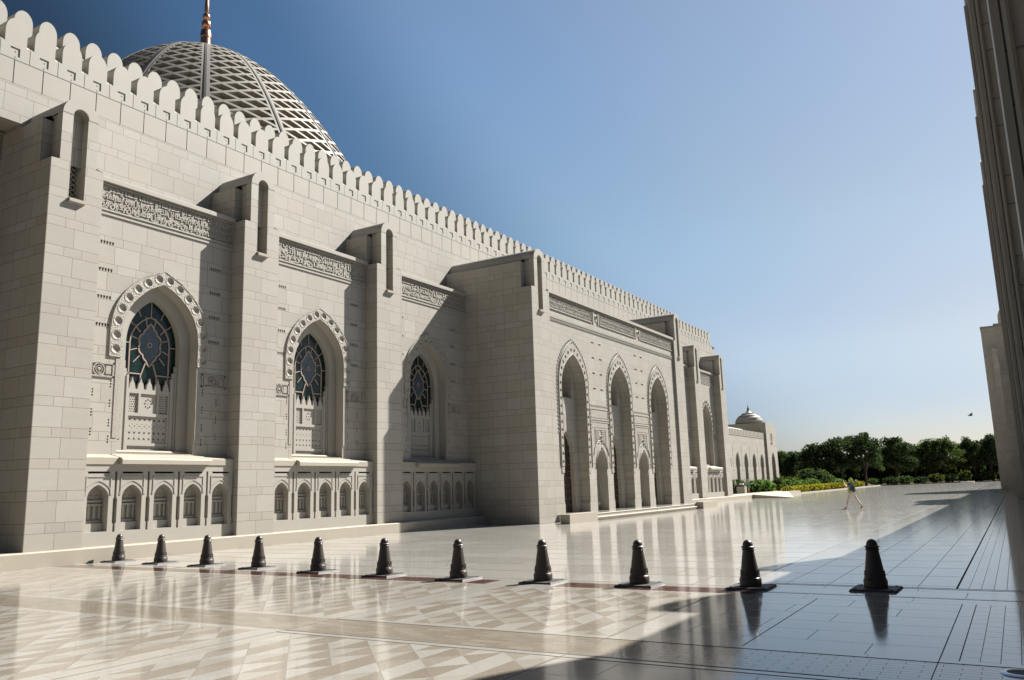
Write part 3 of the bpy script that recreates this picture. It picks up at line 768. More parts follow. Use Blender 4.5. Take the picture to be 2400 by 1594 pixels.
for c in PC:
    mb = MB(); mb.box(X2-.32, X2-.24, c-.82, c-.01, FZ, 4.5); mb.box(X2-.32, X2-.24, c+.01, c+.82, FZ, 4.5)
    d = mb.build('door', M['door'], mosque)
    mb = MB()
    for s in (-1, 1):
        for q in (.16, .58):
            for k in range(11): mb.revolve([(0.001, .035), (.015, .02), (.02, 0)], (X2-.24, c+s*q, .7+.34*k), 6, 'x')
    mb.build('door_studs', M['brass'], d)
    mb = MB()
    for s in (-1, 1):
        for q in (.08, .66): mb.box(X2-.24, X2-.222, c+s*q-.02, c+s*q+.02, .4, 4.2)
    mb.build('door_battens', M['door'], d)
# carved surrounds of the great arches
for c in PC:
    mb = MB(); X = XW+.05; zl = 2.62
    o = [(c+1.62, zl)] + arch_top(c, 1.62, 6.75, 8.88) + [(c-1.62, zl)]
    i = [(c-1.345, zl)] + arch_top(c, 1.345, 6.55, 8.32)[::-1] + [(c+1.345, zl)]
    pts = sorted(outline_pts(c, 1.485, zl+.02, 6.66, 8.60, 34)); holes = [circle(y, z, .095, 10) for y, z in pts]
    slab(mb, o + i, holes, XW, X)
    for y, z in pts: bowl(mb, X, y, z, .095, .05, 10)
    s_ = mb.build('portal_surround', M['carved'], mosque)
    mb = MB(); mb.tube([(XW+.03, y, z) for y, z in [(c+1.70, zl)] + arch_top(c, 1.70, 6.85, 9.0) + [(c-1.70, zl)]], .018, 5)
    mb.tube([(X, y, z) for y, z in [(c+1.345, zl)] + arch_top(c, 1.345, 6.55, 8.32) + [(c-1.345, zl)]], .014, 5)
    for y, z in outline_pts(c, 1.79, 4.2, 6.9, 9.12, 58): mb.box(XW, XW+.03, y-.03, y+.03, z-.045, z+.03)
    mb.build('rope_border', M['plain2'], s_)
    mb = MB()
    for s in (-1, 1):
        mb.box(XW-.01, XW+.03, c+s*1.36, c+s*1.62, 2.30, 2.58); mb.box(XW-.25, XW+.0, c+s*1.335, c+s*1.33, 2.35, 2.58)
        mb.box(XW-.02, XW+.04, c+s*1.42, c+s*1.54, 2.66, 2.78)
    mb.build('capital_band', M['carvedf'], s_)
# small blind arches and the nested panels over them
for c in SMALL:
    mb = MB(); mb.strip_x(small_outline(c), XW-.55, XW); 
    plate(mb, small_outline(c), [[(c-.42, .9), (c+.42, .9)] + arch_top(c, .42, 2.35, 3.05)], XW-.55)
    mb.strip_x([(c-.42, .9), (c+.42, .9)] + arch_top(c, .42, 2.35, 3.05), XW-.85, XW-.55, closed=True)
    mb.quad((XW-.85, c-.5, .8), (XW-.85, c+.5, .8), (XW-.85, c+.5, 3.1), (XW-.85, c-.5, 3.1))
    mb.box(XW-.85, XW-.35, c-.35, c+.35, .62, .80)
    p = mb.build('portal_niche', M['plain'], mosque)
    mb = MB(); X = XW+.04
    def frame(y0, y1, z0, z1, w, h=.03):
        for q in ((y0, y1, z0, z0+w), (y0, y1, z1-w, z1), (y0, y0+w, z0+w, z1-w), (y1-w, y1, z0+w, z1-w)): mb.box(XW, XW+h, *q)
    frame(c-1.12, c+1.12, 5.08, 5.72, .07); 
    for q in ((c-1.12, c+1.12, 4.96, 5.02), (c-1.12, c-1.06, 2.6, 4.96), (c+1.06, c+1.12, 2.6, 4.96), (c-.70, c+.70, 4.56, 4.62), (c-.70, c-.65, 3.75, 4.56), (c+.65, c+.70, 3.75, 4.56)): mb.box(XW, XW+.03, *q)
    for q in range(-8, 9): mb.box(XW, XW+.02, c+q*.13-.03, c+q*.13+.03, 5.80, 5.88)
    mb.tube([(XW+.02, y, z) for y, z in [(c+.72, 2.6)] + arch_top(c, .72, 2.5, 3.68) + [(c-.72, 2.6)]], .018, 5)
    mb.tube([(XW+.03, y, z) for y, z in arch_top(c, .92, 3.2, 4.05)], .016, 5)
    mb.build('panel_mouldings', M['plain2'], p)
    mb = MB()
    mb.box(XW, XW+.015, c-1.0, c+1.0, 5.20, 5.60); mb.box(XW, XW+.014, c-1.0, c+1.0, 4.68, 4.94)
    mb.box(XW, XW+.013, c-1.04, c-.74, 2.8, 4.66); mb.box(XW, XW+.013, c+.74, c+1.04, 2.8, 4.66)
    mb.build('panel_carving', M['carvedf'], p)
    mb = MB()
    for k in range(7):
        z = 3.86+k*.1
        for s in (-1, 1): mb.box(XW, XW+.03, c+s*.12, c+s*.58, z, z+.055)
    mb.tube([(XW+.03, y, z) for y, z in circle(c, 4.15, .10, 10)], .03, 5, closed=True)
    mb.build('louvre_relief', M['plain2'], p)
# band over the portal
T = [(35.02, 39.97, 0), (41.0, 45.9, 1), (46.9, 52.30, 2)]
for a, b, k in T: inscription(a, b, 10.40, 11.05, XW, VERSES[(k+1) % 3] + ' ' + VERSES[k])
for c in (40.48, 46.40):
    mb = MB()
    for q in ((c-.36, c-.24), (c+.24, c+.36)): mb.box(XW, XW+.05, *q, 10.36, 11.1)
    mb.box(XW, XW+.03, c-.17, c+.17, 10.52, 10.95)
    m_ = mb.build('band_medallion', M['plain'], mosque)
    mb = MB(); mb.tube([(XW+.04, y, z) for y, z in circle(c, 10.73, .1, 10)], .03, 5, closed=True)
    for z in (10.44, 10.98): mb.box(XW, XW+.012, c-.15, c+.15, z, z+.07)
    mb.build('medallion_recess', M['came'], m_)
mb = MB(); mb.box(XU, XW+.12, PY0, PY1, 11.12, 11.27); mb.box(XW, XW+.05, PY0, PY1, 9.93, 9.99); mb.build('portal_cornice', M['plain'], mosque)
mb = MB()
k = PY0+.12
while k < PY1-.1: mb.box(XW, XW+.035, k, k+.05, 9.78, 9.92); k += .105
mb.build('dentil_row', M['plain'], mosque)
# platform, steps and the low cheek walls
mb = MB(); mb.box(XW-1.0, -17.62, 36.0, 52.42, -.02, FZ); mb.box(XW-1.0, XW+.3, PY0, 36.0, -.02, FZ)
mb.build('portal_platform', M['borderx'], mosque)
for i, (x1, z1) in enumerate(((-17.42, .17), (-17.60, .335))):
    mb = MB(); ya, yb = 36.35+.0*i, 51.2-.0*i
    prof = [(x1-.3, z1-.16)] + [(x1-.06, z1-.16), (x1-.03, z1-.09)] + [(x1 - .035 + .035*math.cos(a), z1-.035+.035*math.sin(a)) for a in np.linspace(-.9, math.pi/2, 6)] + [(x1-.3, z1)]
    mb.prism_y(prof, ya, yb); mb.build('step', M['ledge'], mosque, smooth=True)
for a, b, xx in ((33.15, 36.02, -17.13), (51.5, 54.4, -17.13)):
    mb = MB(); mb.box(-17.60, xx, a, b, 0, .42); mb.build('cheek_block', M['ledge'], mosque)
mb = MB(); mb.add([(-21.6, 86, .36), (-21.6, 94, .36), (-17.6, 78.6, .02), (-21.6, 79.5, .36), (-21.6, 79.5, 0), (-17.6, 78.6, 0)], [(0, 1, 2), (3, 0, 2), (3, 2, 5, 4)])
mb.box(-30, -21.6, 94, 100, 0, .36)
mb.build('side_ramp', M['ledge'], mosque)

# ------------------------------------------------------------------ great dome
DC = (-56.5, 43.6); ZT = 39.75
def dome_r(z): return math.sqrt(max(0, 15.2*(ZT - z))) if z > 26 else 14.45 + .9*math.sin((26-z)/10*math.pi/2)*.5
prof = []; z = ZT; S = [0.0]
zs = [ZT - .002*(i**2) for i in range(0, 84)] ; zs = [q for q in zs if q > 26] + [26 - .5*i for i in range(0, 18)]
P = [(dome_r(q), q) for q in zs]
cum = [0.0]
for i in range(1, len(P)): cum.append(cum[-1] + math.dist(P[i], P[i-1]))
def dpt(s, lon, off=0):
    """point of the dome at arc length s from the crown"""
    i = min(max(int(np.searchsorted(cum, s)) - 1, 0), len(P)-2); f = (s - cum[i])/(cum[i+1]-cum[i])
    r = P[i][0] + f*(P[i+1][0]-P[i][0]); z = P[i][1] + f*(P[i+1][1]-P[i][1])
    dr, dz = P[i+1][0]-P[i][0], P[i+1][1]-P[i][1]; l = math.hypot(dr, dz) or 1
    nr, nz = -dz/l, dr/l
    r += nr*off; z += nz*off
    return Vector((DC[0]+r*math.cos(lon), DC[1]+r*math.sin(lon), z))
mb = MB(); mb.revolve([(max(.02, r-1.0), z-.9) for r, z in P[::2]], (DC[0], DC[1], 0), 96)
dome = mb.build('dome', M['gold'], mosque, smooth=True)
def strap(mb, path, wid, depth):
    """flat bar following the dome: path is (s, lon) pairs, straps cut square"""
    n = len(path); ring = []
    for i in range(n):
        a = path[max(i-1, 0)]; b = path[min(i+1, n-1)]
        p0, p1 = dpt(*a), dpt(*b); t = (p1-p0).normalized()
        c_ = dpt(*path[i]); nn = (dpt(*path[i], .1) - c_).normalized(); side = t.cross(nn).normalized()*wid/2
        ring.append([c_-side, c_+side, c_+side-nn*depth, c_-side-nn*depth])
    vs = [p for r_ in ring for p in r_]; fs = []
    for i in range(n-1):
        for k in range(4): fs.append((i*4+k, i*4+(k+1) % 4, i*4+4+(k+1) % 4, i*4+4+k))
    mb.add(vs, fs)
lon0 = R(-37.2); STEP = .605; smax = cum[-1]
mb = MB(); K = 60     # 60 columns of 6 degrees
nrow = int(smax/STEP)
for k in range(K):
    for sgn in (1, -1):
        path = []
        for r_ in range(4, nrow):
            path.append((r_*STEP, lon0 + R(6)*(k + sgn*(r_-4))))
        # densify
        dense = []
        for i in range(len(path)-1):
            for q in range(2):
                f = q/2; dense.append((path[i][0]*(1-f)+path[i+1][0]*f, path[i][1]*(1-f)+path[i+1][1]*f))
        dense.append(path[-1])
        if k % 2 == 0: strap(mb, dense, .25, .45)
mb.build('dome_lattice', M['latt'], dome)
for k in range(15):
    a = lon0 + R(24)*k; mb = MB()
    for s in (-1, 1):
        # two parallel straps with a dark gap between them
        pth = []
        for i in range(5, 60):
            q = smax*i/60; r_ = math.hypot(*(dpt(q, a).xy - Vector(DC))); pth.append((q, a + s*.20/max(r_, .5)))
        strap(mb, pth, .24, .5)
    mb.build('dome_rib', M['latt'], dome)
mb = MB()
for k in range(15):
    a = lon0 + R(24)*k; strap(mb, [(smax*i/60, a) for i in range(4, 60)], .16, .3)
for v_i in range(len(mb.v)):
    x, y, z = mb.v[v_i]; mb.v[v_i] = (DC[0]+(x-DC[0])*1.004, DC[1]+(y-DC[1])*1.004, z+.02)
mb.build('rib_channel', M['dark'], dome)
mb = MB(); mb.revolve([(14.6, 17), (14.6, 15), (15.4, 15), (15.4, 13.5)], (DC[0], DC[1], 0), 48); mb.build('dome_drum', M['plain'], dome)
mb = MB(); F = [(.75, 39.35), (.46, 39.55), (.41, 41.35), (.46, 41.4), (.46, 41.75), (.42, 41.8), (.42, 42.05), (.18, 42.25), (.17, 42.3)]
F += [(.17+.22*math.sin(a), 42.68-.36*math.cos(a)) for a in np.linspace(.3, math.pi-.3, 9)] + [(.13, 43.08)]
F += [(.12+.19*math.sin(a), 43.42-.29*math.cos(a)) for a in np.linspace(.3, math.pi-.3, 9)] + [(.11, 43.75), (.20, 43.95), (.17, 44.6), (.10, 46.5), (.04, 49), (.001, 50.2)]
mb.revolve(F, (DC[0], DC[1], 0), 20); mb.build('finial', M['copper'], dome, smooth=True)
# ================================================================== long gallery at the far end
gal = empty('gallery_building', (-29, 100, 0), 'low pale stone gallery with pointed arches and a small stone dome, beyond the mosque wall', 'building')
GX = -27.0; GY0, GY1 = 84.0, 107.1
ac = [90.9, 94.35, 97.8, 101.35, 104.95]
mb = MB(); hs = [arch(c, .62, .9, 3.5, 4.75) for c in ac]
hs2 = [rect(c-1.75-.05, c-1.75+.05, 3.1, 5.68) for c in ac] + [rect(c-1.75-.1, c-1.75+.1, 2.75, 2.9) for c in ac]
plate(mb, rect(GY0, GY1, 0, 7.0), hs + hs2, GX)
for h in hs: mb.strip_x(h, GX-.7, GX, closed=True)
for h in hs2: mb.strip_x(h, GX-.2, GX, closed=True)
mb.box(-33, GX-3.6, GY0, GY1, 0, 6.9); mb.box(-33, GX-.01, GY0, GY1, 6.93, 6.98)
mb.build('wall', M['ashlar'], gal)
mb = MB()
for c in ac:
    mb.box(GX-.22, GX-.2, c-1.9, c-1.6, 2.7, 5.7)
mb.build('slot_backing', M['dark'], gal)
mb = MB(); y = GY0
while y < GY1-.2: mb.box(GX-.25, GX+.02, y, y+.42, 7.0, 7.56); mb.box(GX-.25, GX-.02, y+.42, y+.62, 7.0, 7.12); y += .62
mb.box(GX, GX+.04, GY0, GY1, 6.86, 6.96)
mb.build('parapet', M['plain'], gal)
for c in ac:
    mb = MB()
    for k in range(9): mb.box(GX-.5, GX-.2, c-.62, c-.50, 1.0+k*.3, 1.14+k*.3)
    mb.tube([(GX+.03, y, z) for y, z in [(c+.72, 3.3)] + arch_top(c, .72, 3.5, 4.95) + [(c-.72, 3.3)]], .025, 5)
    mb.build('arch_trim', M['plain'], gal)
mb = MB(); mb.revolve([(1.6, 0), (1.6, 13)], (0, 0, 0), 4)
mb = MB()
vp = [(-29.6 + 1.9*math.cos(a), 7.0+1.15*math.sin(a)) for a in np.linspace(0, math.pi, 13)]
mb.prism_y(vp, 84, 102.5); mb.build('barrel_vault', M['plain'], gal, smooth=True)
# corner tower
TY0, TY1 = 107.1, 112.1; tb = MB()
h1 = arch(109.75, .95, .3, 3.6, 5.2); h2 = [rect(109.2, 109.5, 6.5, 7.6), rect(109.66, 109.96, 6.5, 7.6)]
plate(tb, rect(TY0, TY1, 0, 8.85), [h1] + h2, GX+.25)
tb.strip_x(h1, GX-1.2, GX+.25, closed=True); [tb.strip_x(h, GX-.15, GX+.25, closed=True) for h in h2]
tb.box(-32.2, GX-3.0, TY0, TY1, 0, 8.85)
tb.strip_x([(TY0, 0), (TY0, 8.85)], GX-3.0, GX+.25); tb.strip_x([(TY1, 0), (TY1, 8.85)], GX-3.0, GX+.25); tb.box(-32.22, GX+.25, TY0-.01, TY1+.01, 8.852, 8.88)
tb.build('tower', M['ashlar'], gal)
tb = MB(); tb.box(GX-.2, GX-.15, 109.1, 110.1, 6.4, 7.7); tb.build('tower_window', M['dark'], gal)
tb = MB(); tb.box(-32.0, GX+.2, TY0+.05, TY1-.05, 8.86, 8.95); tb.box(GX+.2, GX+.34, 109.1, 110.05, 6.36, 6.46); tb.build('tower_coping', M['plain'], gal)
tb = MB(); dc = (-29.55, 109.9)
dp = [(1.55, 8.9), (1.62, 9.05)] + [(1.78*math.cos(a)*(1-.12*math.sin(a)**4), 9.12+1.42*math.sin(a)) for a in np.linspace(0, 1.25, 9)] + [(.28, 10.66), (.08, 10.95), (.07, 11.0)]
tb.revolve(dp, (dc[0], dc[1], 0), 32); sd = tb.build('small_dome', M['plain'], gal, smooth=True)
tb = MB()
for zz, rr in ((9.35, 1.80), (9.75, 1.60), (10.12, 1.26), (10.4, .85)): tb.revolve([(rr-.06, zz-.05), (rr+.03, zz-.03), (rr+.03, zz+.03), (rr-.08, zz+.05)], (dc[0], dc[1], 0), 32)
tb.build('dome_courses', M['plain'], sd)
tb = MB(); tb.revolve([(.14, 10.8), (.16, 11.0), (.05, 11.3), (.001, 11.75)], (dc[0], dc[1], 0), 10); tb.build('finial', M['bollard'], sd)

# ================================================================== arcade building along the right edge
arc = empty('arcade_building', (3, 40, 0), 'shaded stone arcade building with tall buttresses along the right edge of the court', 'building')
def skew(y): return 0.0     # the front runs parallel to the mosque
FX = .63
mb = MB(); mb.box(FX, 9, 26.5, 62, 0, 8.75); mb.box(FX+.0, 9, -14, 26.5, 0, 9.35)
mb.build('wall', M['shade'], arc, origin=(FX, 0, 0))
mb = MB(); mb.box(FX-.12, 9, -14, 26.5, 9.35, 9.55); mb.box(FX-.10, 9, 26.5, 62, 8.75, 8.9); mb.build('parapet', M['plain'], arc)
def right_buttress(y, x0, ztop, w=1.15):
    mb = MB(); c = y+w/2; hw = w/2
    prof = [(y+w, 0), (y+w, ztop-hw)] + [(c + hw*math.cos(a), ztop-hw + hw*math.sin(a)) for a in np.linspace(0, math.pi, 13)][1:-1] + [(y, ztop-hw), (y, 0)]
    mb.prism_x(prof[::-1], x0, FX+2.5)
    b = mb.build('buttress', M['shade'], arc, origin=(x0, y, 0), smooth=False)
    mb = MB()   # corner shaft: a thin roll between two grooves
    mb.box(x0-.03, x0+.012, y-.035, y+.07, .25, ztop-.9)
    mb.tube([(x0+.045, y-.03, .3), (x0+.045, y-.03, ztop-.8)], .022, 8)
    mb.build('corner_shaft', M['plain'], b)
    mb = MB(); mb.box(x0-.06, FX, y-.06, y+w+.06, 0, .42); mb.build('buttress_foot', M['shade'], b, origin=(x0, y, 0))
for yy, x0, zt in ((5.0, .20, 10.45), (10.1, .19, 10.45), (15.2, .185, 10.45), (20.4, .165, 10.45), (25.6, .14, 10.45)): right_buttress(yy, x0, zt)
# carved arch panels between the buttresses
for yy in (6.15, 11.25, 16.35, 21.55):
    c = yy+1.97; mb = MB(); X = FX-.05
    o = [(c+1.9, 1.0)] + arch_top(c, 1.9, 6.6, 9.1) + [(c-1.9, 1.0)]; i = [(c-1.5, 1.0)] + arch_top(c, 1.5, 6.4, 8.6)[::-1] + [(c+1.5, 1.0)]
    pts = sorted(outline_pts(c, 1.7, 1.1, 6.5, 8.85, 30)); hl = [circle(y, z, .09, 8) for y, z in pts]
    bm_ = MB(); slab(bm_, o + i, hl, X, X+.045)
    bm_.build('carved_arch', M['carved'], arc)
# far block and turret of the same building
mb = MB(); mb.box(-.17, 9, 63.5, 70, 0, 11.35); b1 = mb.build('end_block', M['shade'], arc, origin=(-.17, 63.5, 0))
mb = MB(); mb.box(-.22, 9, 63.45, 70.05, 11.35, 11.55); mb.build('coping', M['plain'], b1)
mb = MB(); c = 72.4; hw = 1.0
prof = [(c+hw, 0), (c+hw, 13.0)] + [(c+hw*math.cos(a), 13.0+hw*math.sin(a)) for a in np.linspace(0, math.pi, 15)][1:-1] + [(c-hw, 13.0), (c-hw, 0)]
px = MB()
rp = [(.12+1.1 + 1.1*math.cos(a), 13.1 + 1.0*math.sin(a)) for a in np.linspace(0, math.pi, 15)] + [(.12, 0), (2.32, 0)]
px.prism_y(rp, 70.5, 74); b2 = px.build('turret', M['shade'], arc, origin=(.12, 70.5, 0))
px = MB(); px.box(.95, 1.25, 70.44, 70.5, 11.9, 13.1); px.build('turret_slot', M['dark'], b2)
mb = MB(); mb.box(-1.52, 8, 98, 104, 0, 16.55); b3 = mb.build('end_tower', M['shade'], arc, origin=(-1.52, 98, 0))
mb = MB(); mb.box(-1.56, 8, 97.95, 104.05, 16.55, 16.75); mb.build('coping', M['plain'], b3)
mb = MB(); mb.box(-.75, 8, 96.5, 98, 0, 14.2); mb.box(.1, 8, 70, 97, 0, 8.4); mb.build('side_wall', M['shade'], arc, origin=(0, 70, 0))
mb = MB(); mb.box(.2, FX, -14, 62, 0, .12); mb.build('wall_base', M['plain'], arc)

# ================================================================== paving (regions meet edge to edge)
def sheet(name, mat, rects, z=0.0):
    mb = MB()
    for x0, x1, y0, y1 in rects: mb.quad((x0, y0, z), (x1, y0, z), (x1, y1, z), (x0, y1, z))
    o = mb.build(name, M[mat]); tag(o, kind='structure'); return o
XL, XR = -62, 9.0; A, B, C, D = -4.06, -.80, -.64, XR
L0, L1, L2, L3 = -8.28, -8.16, -7.84, -7.72      # light strip with a joint down its middle
rows = [(-14, 7.52), (8.72, 12.45)]
sheet('pavement_inlay', 'checker', [(XL, L0, a, b) for a, b in rows] + [(L3, A, a, b) for a, b in rows])
sheet('pavement_strip', 'bordery', [(L0, L3, a, b) for a, b in rows])
sheet('pavement_slabs', 'bigtile', [(A, B, a, b) for a, b in rows])
sheet('pavement_grey_strip', 'greystrip', [(B, C, a, b) for a, b in rows])
sheet('pavement_pavers', 'paver', [(C, D, a, b) for a, b in rows] + [(-.935, D, 14.05, 200)])
sheet('pavement_border', 'borderx', [(XL, XR, 7.52, 7.66), (XL, XR, 8.58, 8.72), (XL, -3.55, 12.45, 12.60), (XL, -3.55, 13.20, 13.35), (-3.55, XR, 12.45, 12.9), (-3.55, XR, 13.92, 14.05)])
sheet('pavement_weave', 'brick', [(XL, XR, 7.66, 8.58)])
sheet('pavement_red_strip', 'redgran', [(XL, L0, 12.60, 13.20), (-6.9, -3.55, 12.60, 13.20)])
sheet('pavement_crossing', 'borderx', [(L0, -6.9, 12.60, 13.20)])
sheet('pavement_band', 'bigtile', [(-3.55, XR, 12.9, 13.92)])
sheet('pavement_planks', 'plank', [(XL, A, 13.35, 200), (A, -3.55, 13.35, 14.05)])
sheet('pavement_squares', 'sqtile', [(A, -.965, 14.05, 200)])
sheet('gutter', 'joint', [(-.98, -.93, 14.05, 200)], -.012)
mb = MB(); mb.quad((-400, -200, -.03), (400, -200, -.03), (400, 1200, -.03), (-400, 1200, -.03)); tag(mb.build('ground', M['soil']), kind='structure')
# dark joints that divide the near slabs lengthwise
mb = MB()
for x, y0, y1 in ((A, -14, 200), (-2.59, 8.72, 12.45), (B, -14, 12.45), (C, 8.72, 12.45), (-8.0, -14, 12.6)):
    mb.box(x-.0035, x+.0035, y0, y1, -.01, .0025)
for y in (7.52, 8.58, 13.92, 12.9, 14.05):
    mb.box(-4.06 if y > 9 else -8, XR, y-.005, y+.005, -.01, .003)
mb.box(-8, XR, 7.655, 7.667, -.01, .003)
tag(mb.build('pavement_joints', M['joint']), kind='structure')
# steel ring of a floor outlet, bottom right
mb = MB(); mb.revolve([(.105, 0), (.115, .012), (.15, .012), (.165, 0)], (-.155, 8.36, .002), 32)
t = mb.build('floor_outlet', M['steel'], smooth=True); tag(t, 'round brushed steel ring of a floor outlet set in the shaded paving', 'floor outlet')
mb = MB(); mb.revolve([(0.001, .004), (.105, .004)], (-.155, 8.36, .002), 24); mb.build('cover_disc', M['plateb'], t)

# ================================================================== bollards
BP = [(-21.26, 14.25), (-19.31, 14.14), (-17.34, 14.0), (-15.29, 13.80), (-13.12, 13.50), (-11.08, 13.26), (-9.18, 13.13), (-7.37, 13.14), (-5.57, 13.20), (-3.77, 13.36), (-1.99, 13.66)]
def bollard():
    root = empty('bollard', (0, 0, 0))
    mb = MB()
    prof = [(.165, .028), (.168, .05), (.168, .135), (.160, .145), (.163, .155), (.150, .165), (.152, .18), (.146, .19)]
    prof += [(.146-.058*t, .19+.375*t) for t in np.linspace(0.05, 1, 8)]
    prof += [(.094, .57), (.099, .58), (.094, .592), (.086, .60), (.100, .612), (.104, .622), (.098, .632), (.082, .638), (.080, .645)]
    prof += [(.080*math.cos(a), .645+.090*math.sin(a)) for a in np.linspace(.1, math.pi/2-.02, 8)]
    mb.revolve(prof, (0, 0, 0), 32)
    mb.build('post', M['bollard'], root, smooth=True)
    mb = MB()
    for k in range(14):
        a = 2*math.pi*k/14
        for zz, rr in ((.215, .144), (.255, .138)):
            a2 = a + (.22 if zz > .23 else 0)
            x, y = rr*math.cos(a2), rr*math.sin(a2)
            ico = [(x+.014*math.cos(q)*math.cos(w), y+.014*math.sin(q)*math.cos(w), zz+.018*math.sin(w)) for w in (-.9, .9) for q in (0, 2.1, 4.2)] + [(x, y, zz-.02), (x, y, zz+.02)]
            mb.add(ico, [(0, 1, 4, 3), (1, 2, 5, 4), (2, 0, 3, 5), (6, 1, 0), (6, 2, 1), (6, 0, 2), (7, 3, 4), (7, 4, 5), (7, 5, 3)])
    mb.build('ornament_band', M['bollard'], root, smooth=True)
    mb = MB(); s = .33
    mb.add([(-s, -s, .001), (s, -s, .001), (s, s, .001), (-s, s, .001), (-s+.02, -s+.02, .028), (s-.02, -s+.02, .028), (s-.02, s-.02, .028), (-s+.02, s-.02, .028)],
           [(3, 2, 1, 0), (4, 5, 6, 7), (0, 1, 5, 4), (1, 2, 6, 5), (2, 3, 7, 6), (3, 0, 4, 7)])
    for cx in (-.25, .25):
        for cy in (-.25, .25): mb.revolve([(.02, .026), (.02, .038), (.001, .04)], (cx, cy, 0), 8)
    mb.build('base_plate', M['plateb'], root)
    return root
bl = bollard(); cur = {'bollard': bl}
ords = ['first', 'second', 'third', 'fourth', 'fifth', 'sixth', 'seventh', 'eighth', 'ninth', 'tenth', 'last']
desc = ['leftmost dark bronze bollard, farthest along the row, nearest the mosque plinth', 'dark bronze bollard second from the left, small in the sunlit row', 'dark bronze bollard third from the left on the red strip', 'dark bronze bollard fourth from the left on the red strip',
        'dark bronze bollard fifth from the left, before the wall bay in shade', 'dark bronze bollard in the middle of the row, five on each side', 'dark bronze bollard fifth from the right, where the red strip ends on its right side', 'dark bronze bollard fourth from the right, red strip starting on its right side',
        'dark bronze bollard third from the right, last one wholly in sunlight', 'dark bollard standing at the shadow edge, second from the right', 'rightmost and largest dark bollard, wholly in shade']
for i, (x, y) in enumerate(BP):
    b = bl if i == 0 else copy_tree(bl)
    b.location = (x, y, 0); b.rotation_euler = (0, 0, random.uniform(-.03, .03))
    tag(b, desc[i], 'bollard', 'bronze bollards in a row across the court')
# ================================================================== garden
def leaf_mesh(name, blobs, n, size, mat, seed, parent=None, flat=.5, up=.0):
    """leaf clusters spread through a set of ellipsoids (cx,cy,cz,rx,ry,rz); small faces turned at random"""
    rg = np.random.default_rng(seed)
    w = np.array([b[3]*b[4]*b[5] for b in blobs]) ** .75; w = w/w.sum()
    pick = rg.choice(len(blobs), n, p=w); B_ = np.array(blobs)[pick]
    d = rg.normal(size=(n, 3)); d /= np.linalg.norm(d, axis=1)[:, None]
    rad = 1 - flat*rg.random(n)**2.2
    c = B_[:, :3] + d*B_[:, 3:]*rad[:, None] + rg.normal(size=(n, 3))*size*.35
    nn = d*.9 + rg.normal(size=(n, 3))*.75; nn[:, 2] += up; nn /= np.linalg.norm(nn, axis=1)[:, None]
    t = np.cross(nn, rg.normal(size=(n, 3))); t /= np.linalg.norm(t, axis=1)[:, None]; b = np.cross(nn, t)
    s = size*(.6+.8*rg.random(n))[:, None]; s2 = s*(.45+.3*rg.random(n))[:, None]
    V = np.stack([c - t*s, c + b*s2*.9 + nn*s*.12, c + t*s, c - b*s2], 1).reshape(-1, 3)
    me = bpy.data.meshes.new(name); me.vertices.add(4*n); me.vertices.foreach_set('co', V.ravel())
    me.loops.add(4*n); me.loops.foreach_set('vertex_index', np.arange(4*n)); me.polygons.add(n)
    me.polygons.foreach_set('loop_start', np.arange(n)*4); me.update(calc_edges=True); me.validate()
    me.materials.append(M[mat]); o = bpy.data.objects.new(name, me); COL.objects.link(o)
    if parent is not None: o.parent = parent
    return o
def core_mesh(name, blobs, k, parent, mat='core'):  # solid dark ellipsoids, painted as the shade behind the leaves
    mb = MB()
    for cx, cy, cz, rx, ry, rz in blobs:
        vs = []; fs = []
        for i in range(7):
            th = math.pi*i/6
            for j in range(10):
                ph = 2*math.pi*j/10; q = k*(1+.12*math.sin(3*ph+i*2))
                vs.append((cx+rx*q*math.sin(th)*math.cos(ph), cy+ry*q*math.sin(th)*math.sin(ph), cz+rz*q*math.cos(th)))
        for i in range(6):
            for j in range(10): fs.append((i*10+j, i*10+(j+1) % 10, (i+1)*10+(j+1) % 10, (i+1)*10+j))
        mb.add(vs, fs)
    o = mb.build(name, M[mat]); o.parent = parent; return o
def shrub(name, x, y, rx, ry, h, mat, label, cat='shrub', group=None, dens=1, size=.09, seed=0, lobes=5, z0=.08):
    root = empty(name, (x, y, z0), label, cat, group); rg = random.Random(seed+int(y*7))
    bl_ = [(0, 0, h*.5, rx*.82, ry*.82, h*.5)]
    for k in range(lobes):
        a = rg.uniform(0, 6.28); bl_.append((rx*.42*math.cos(a), ry*.42*math.sin(a), h*rg.uniform(.42, .6), rx*rg.uniform(.45, .62), ry*rg.uniform(.45, .62), h*rg.uniform(.34, .44)))
    n = int(dens*900*(rx*ry+h*(rx+ry))/(size*size*900)*.55); n = min(max(n, 500), 14000)
    leaf_mesh('foliage', bl_, n, size, mat, seed+int(x*13+y*31) % 9999, root, .22, .25)
    core_mesh('shrub_shade_core', bl_, .80, root)
    return root
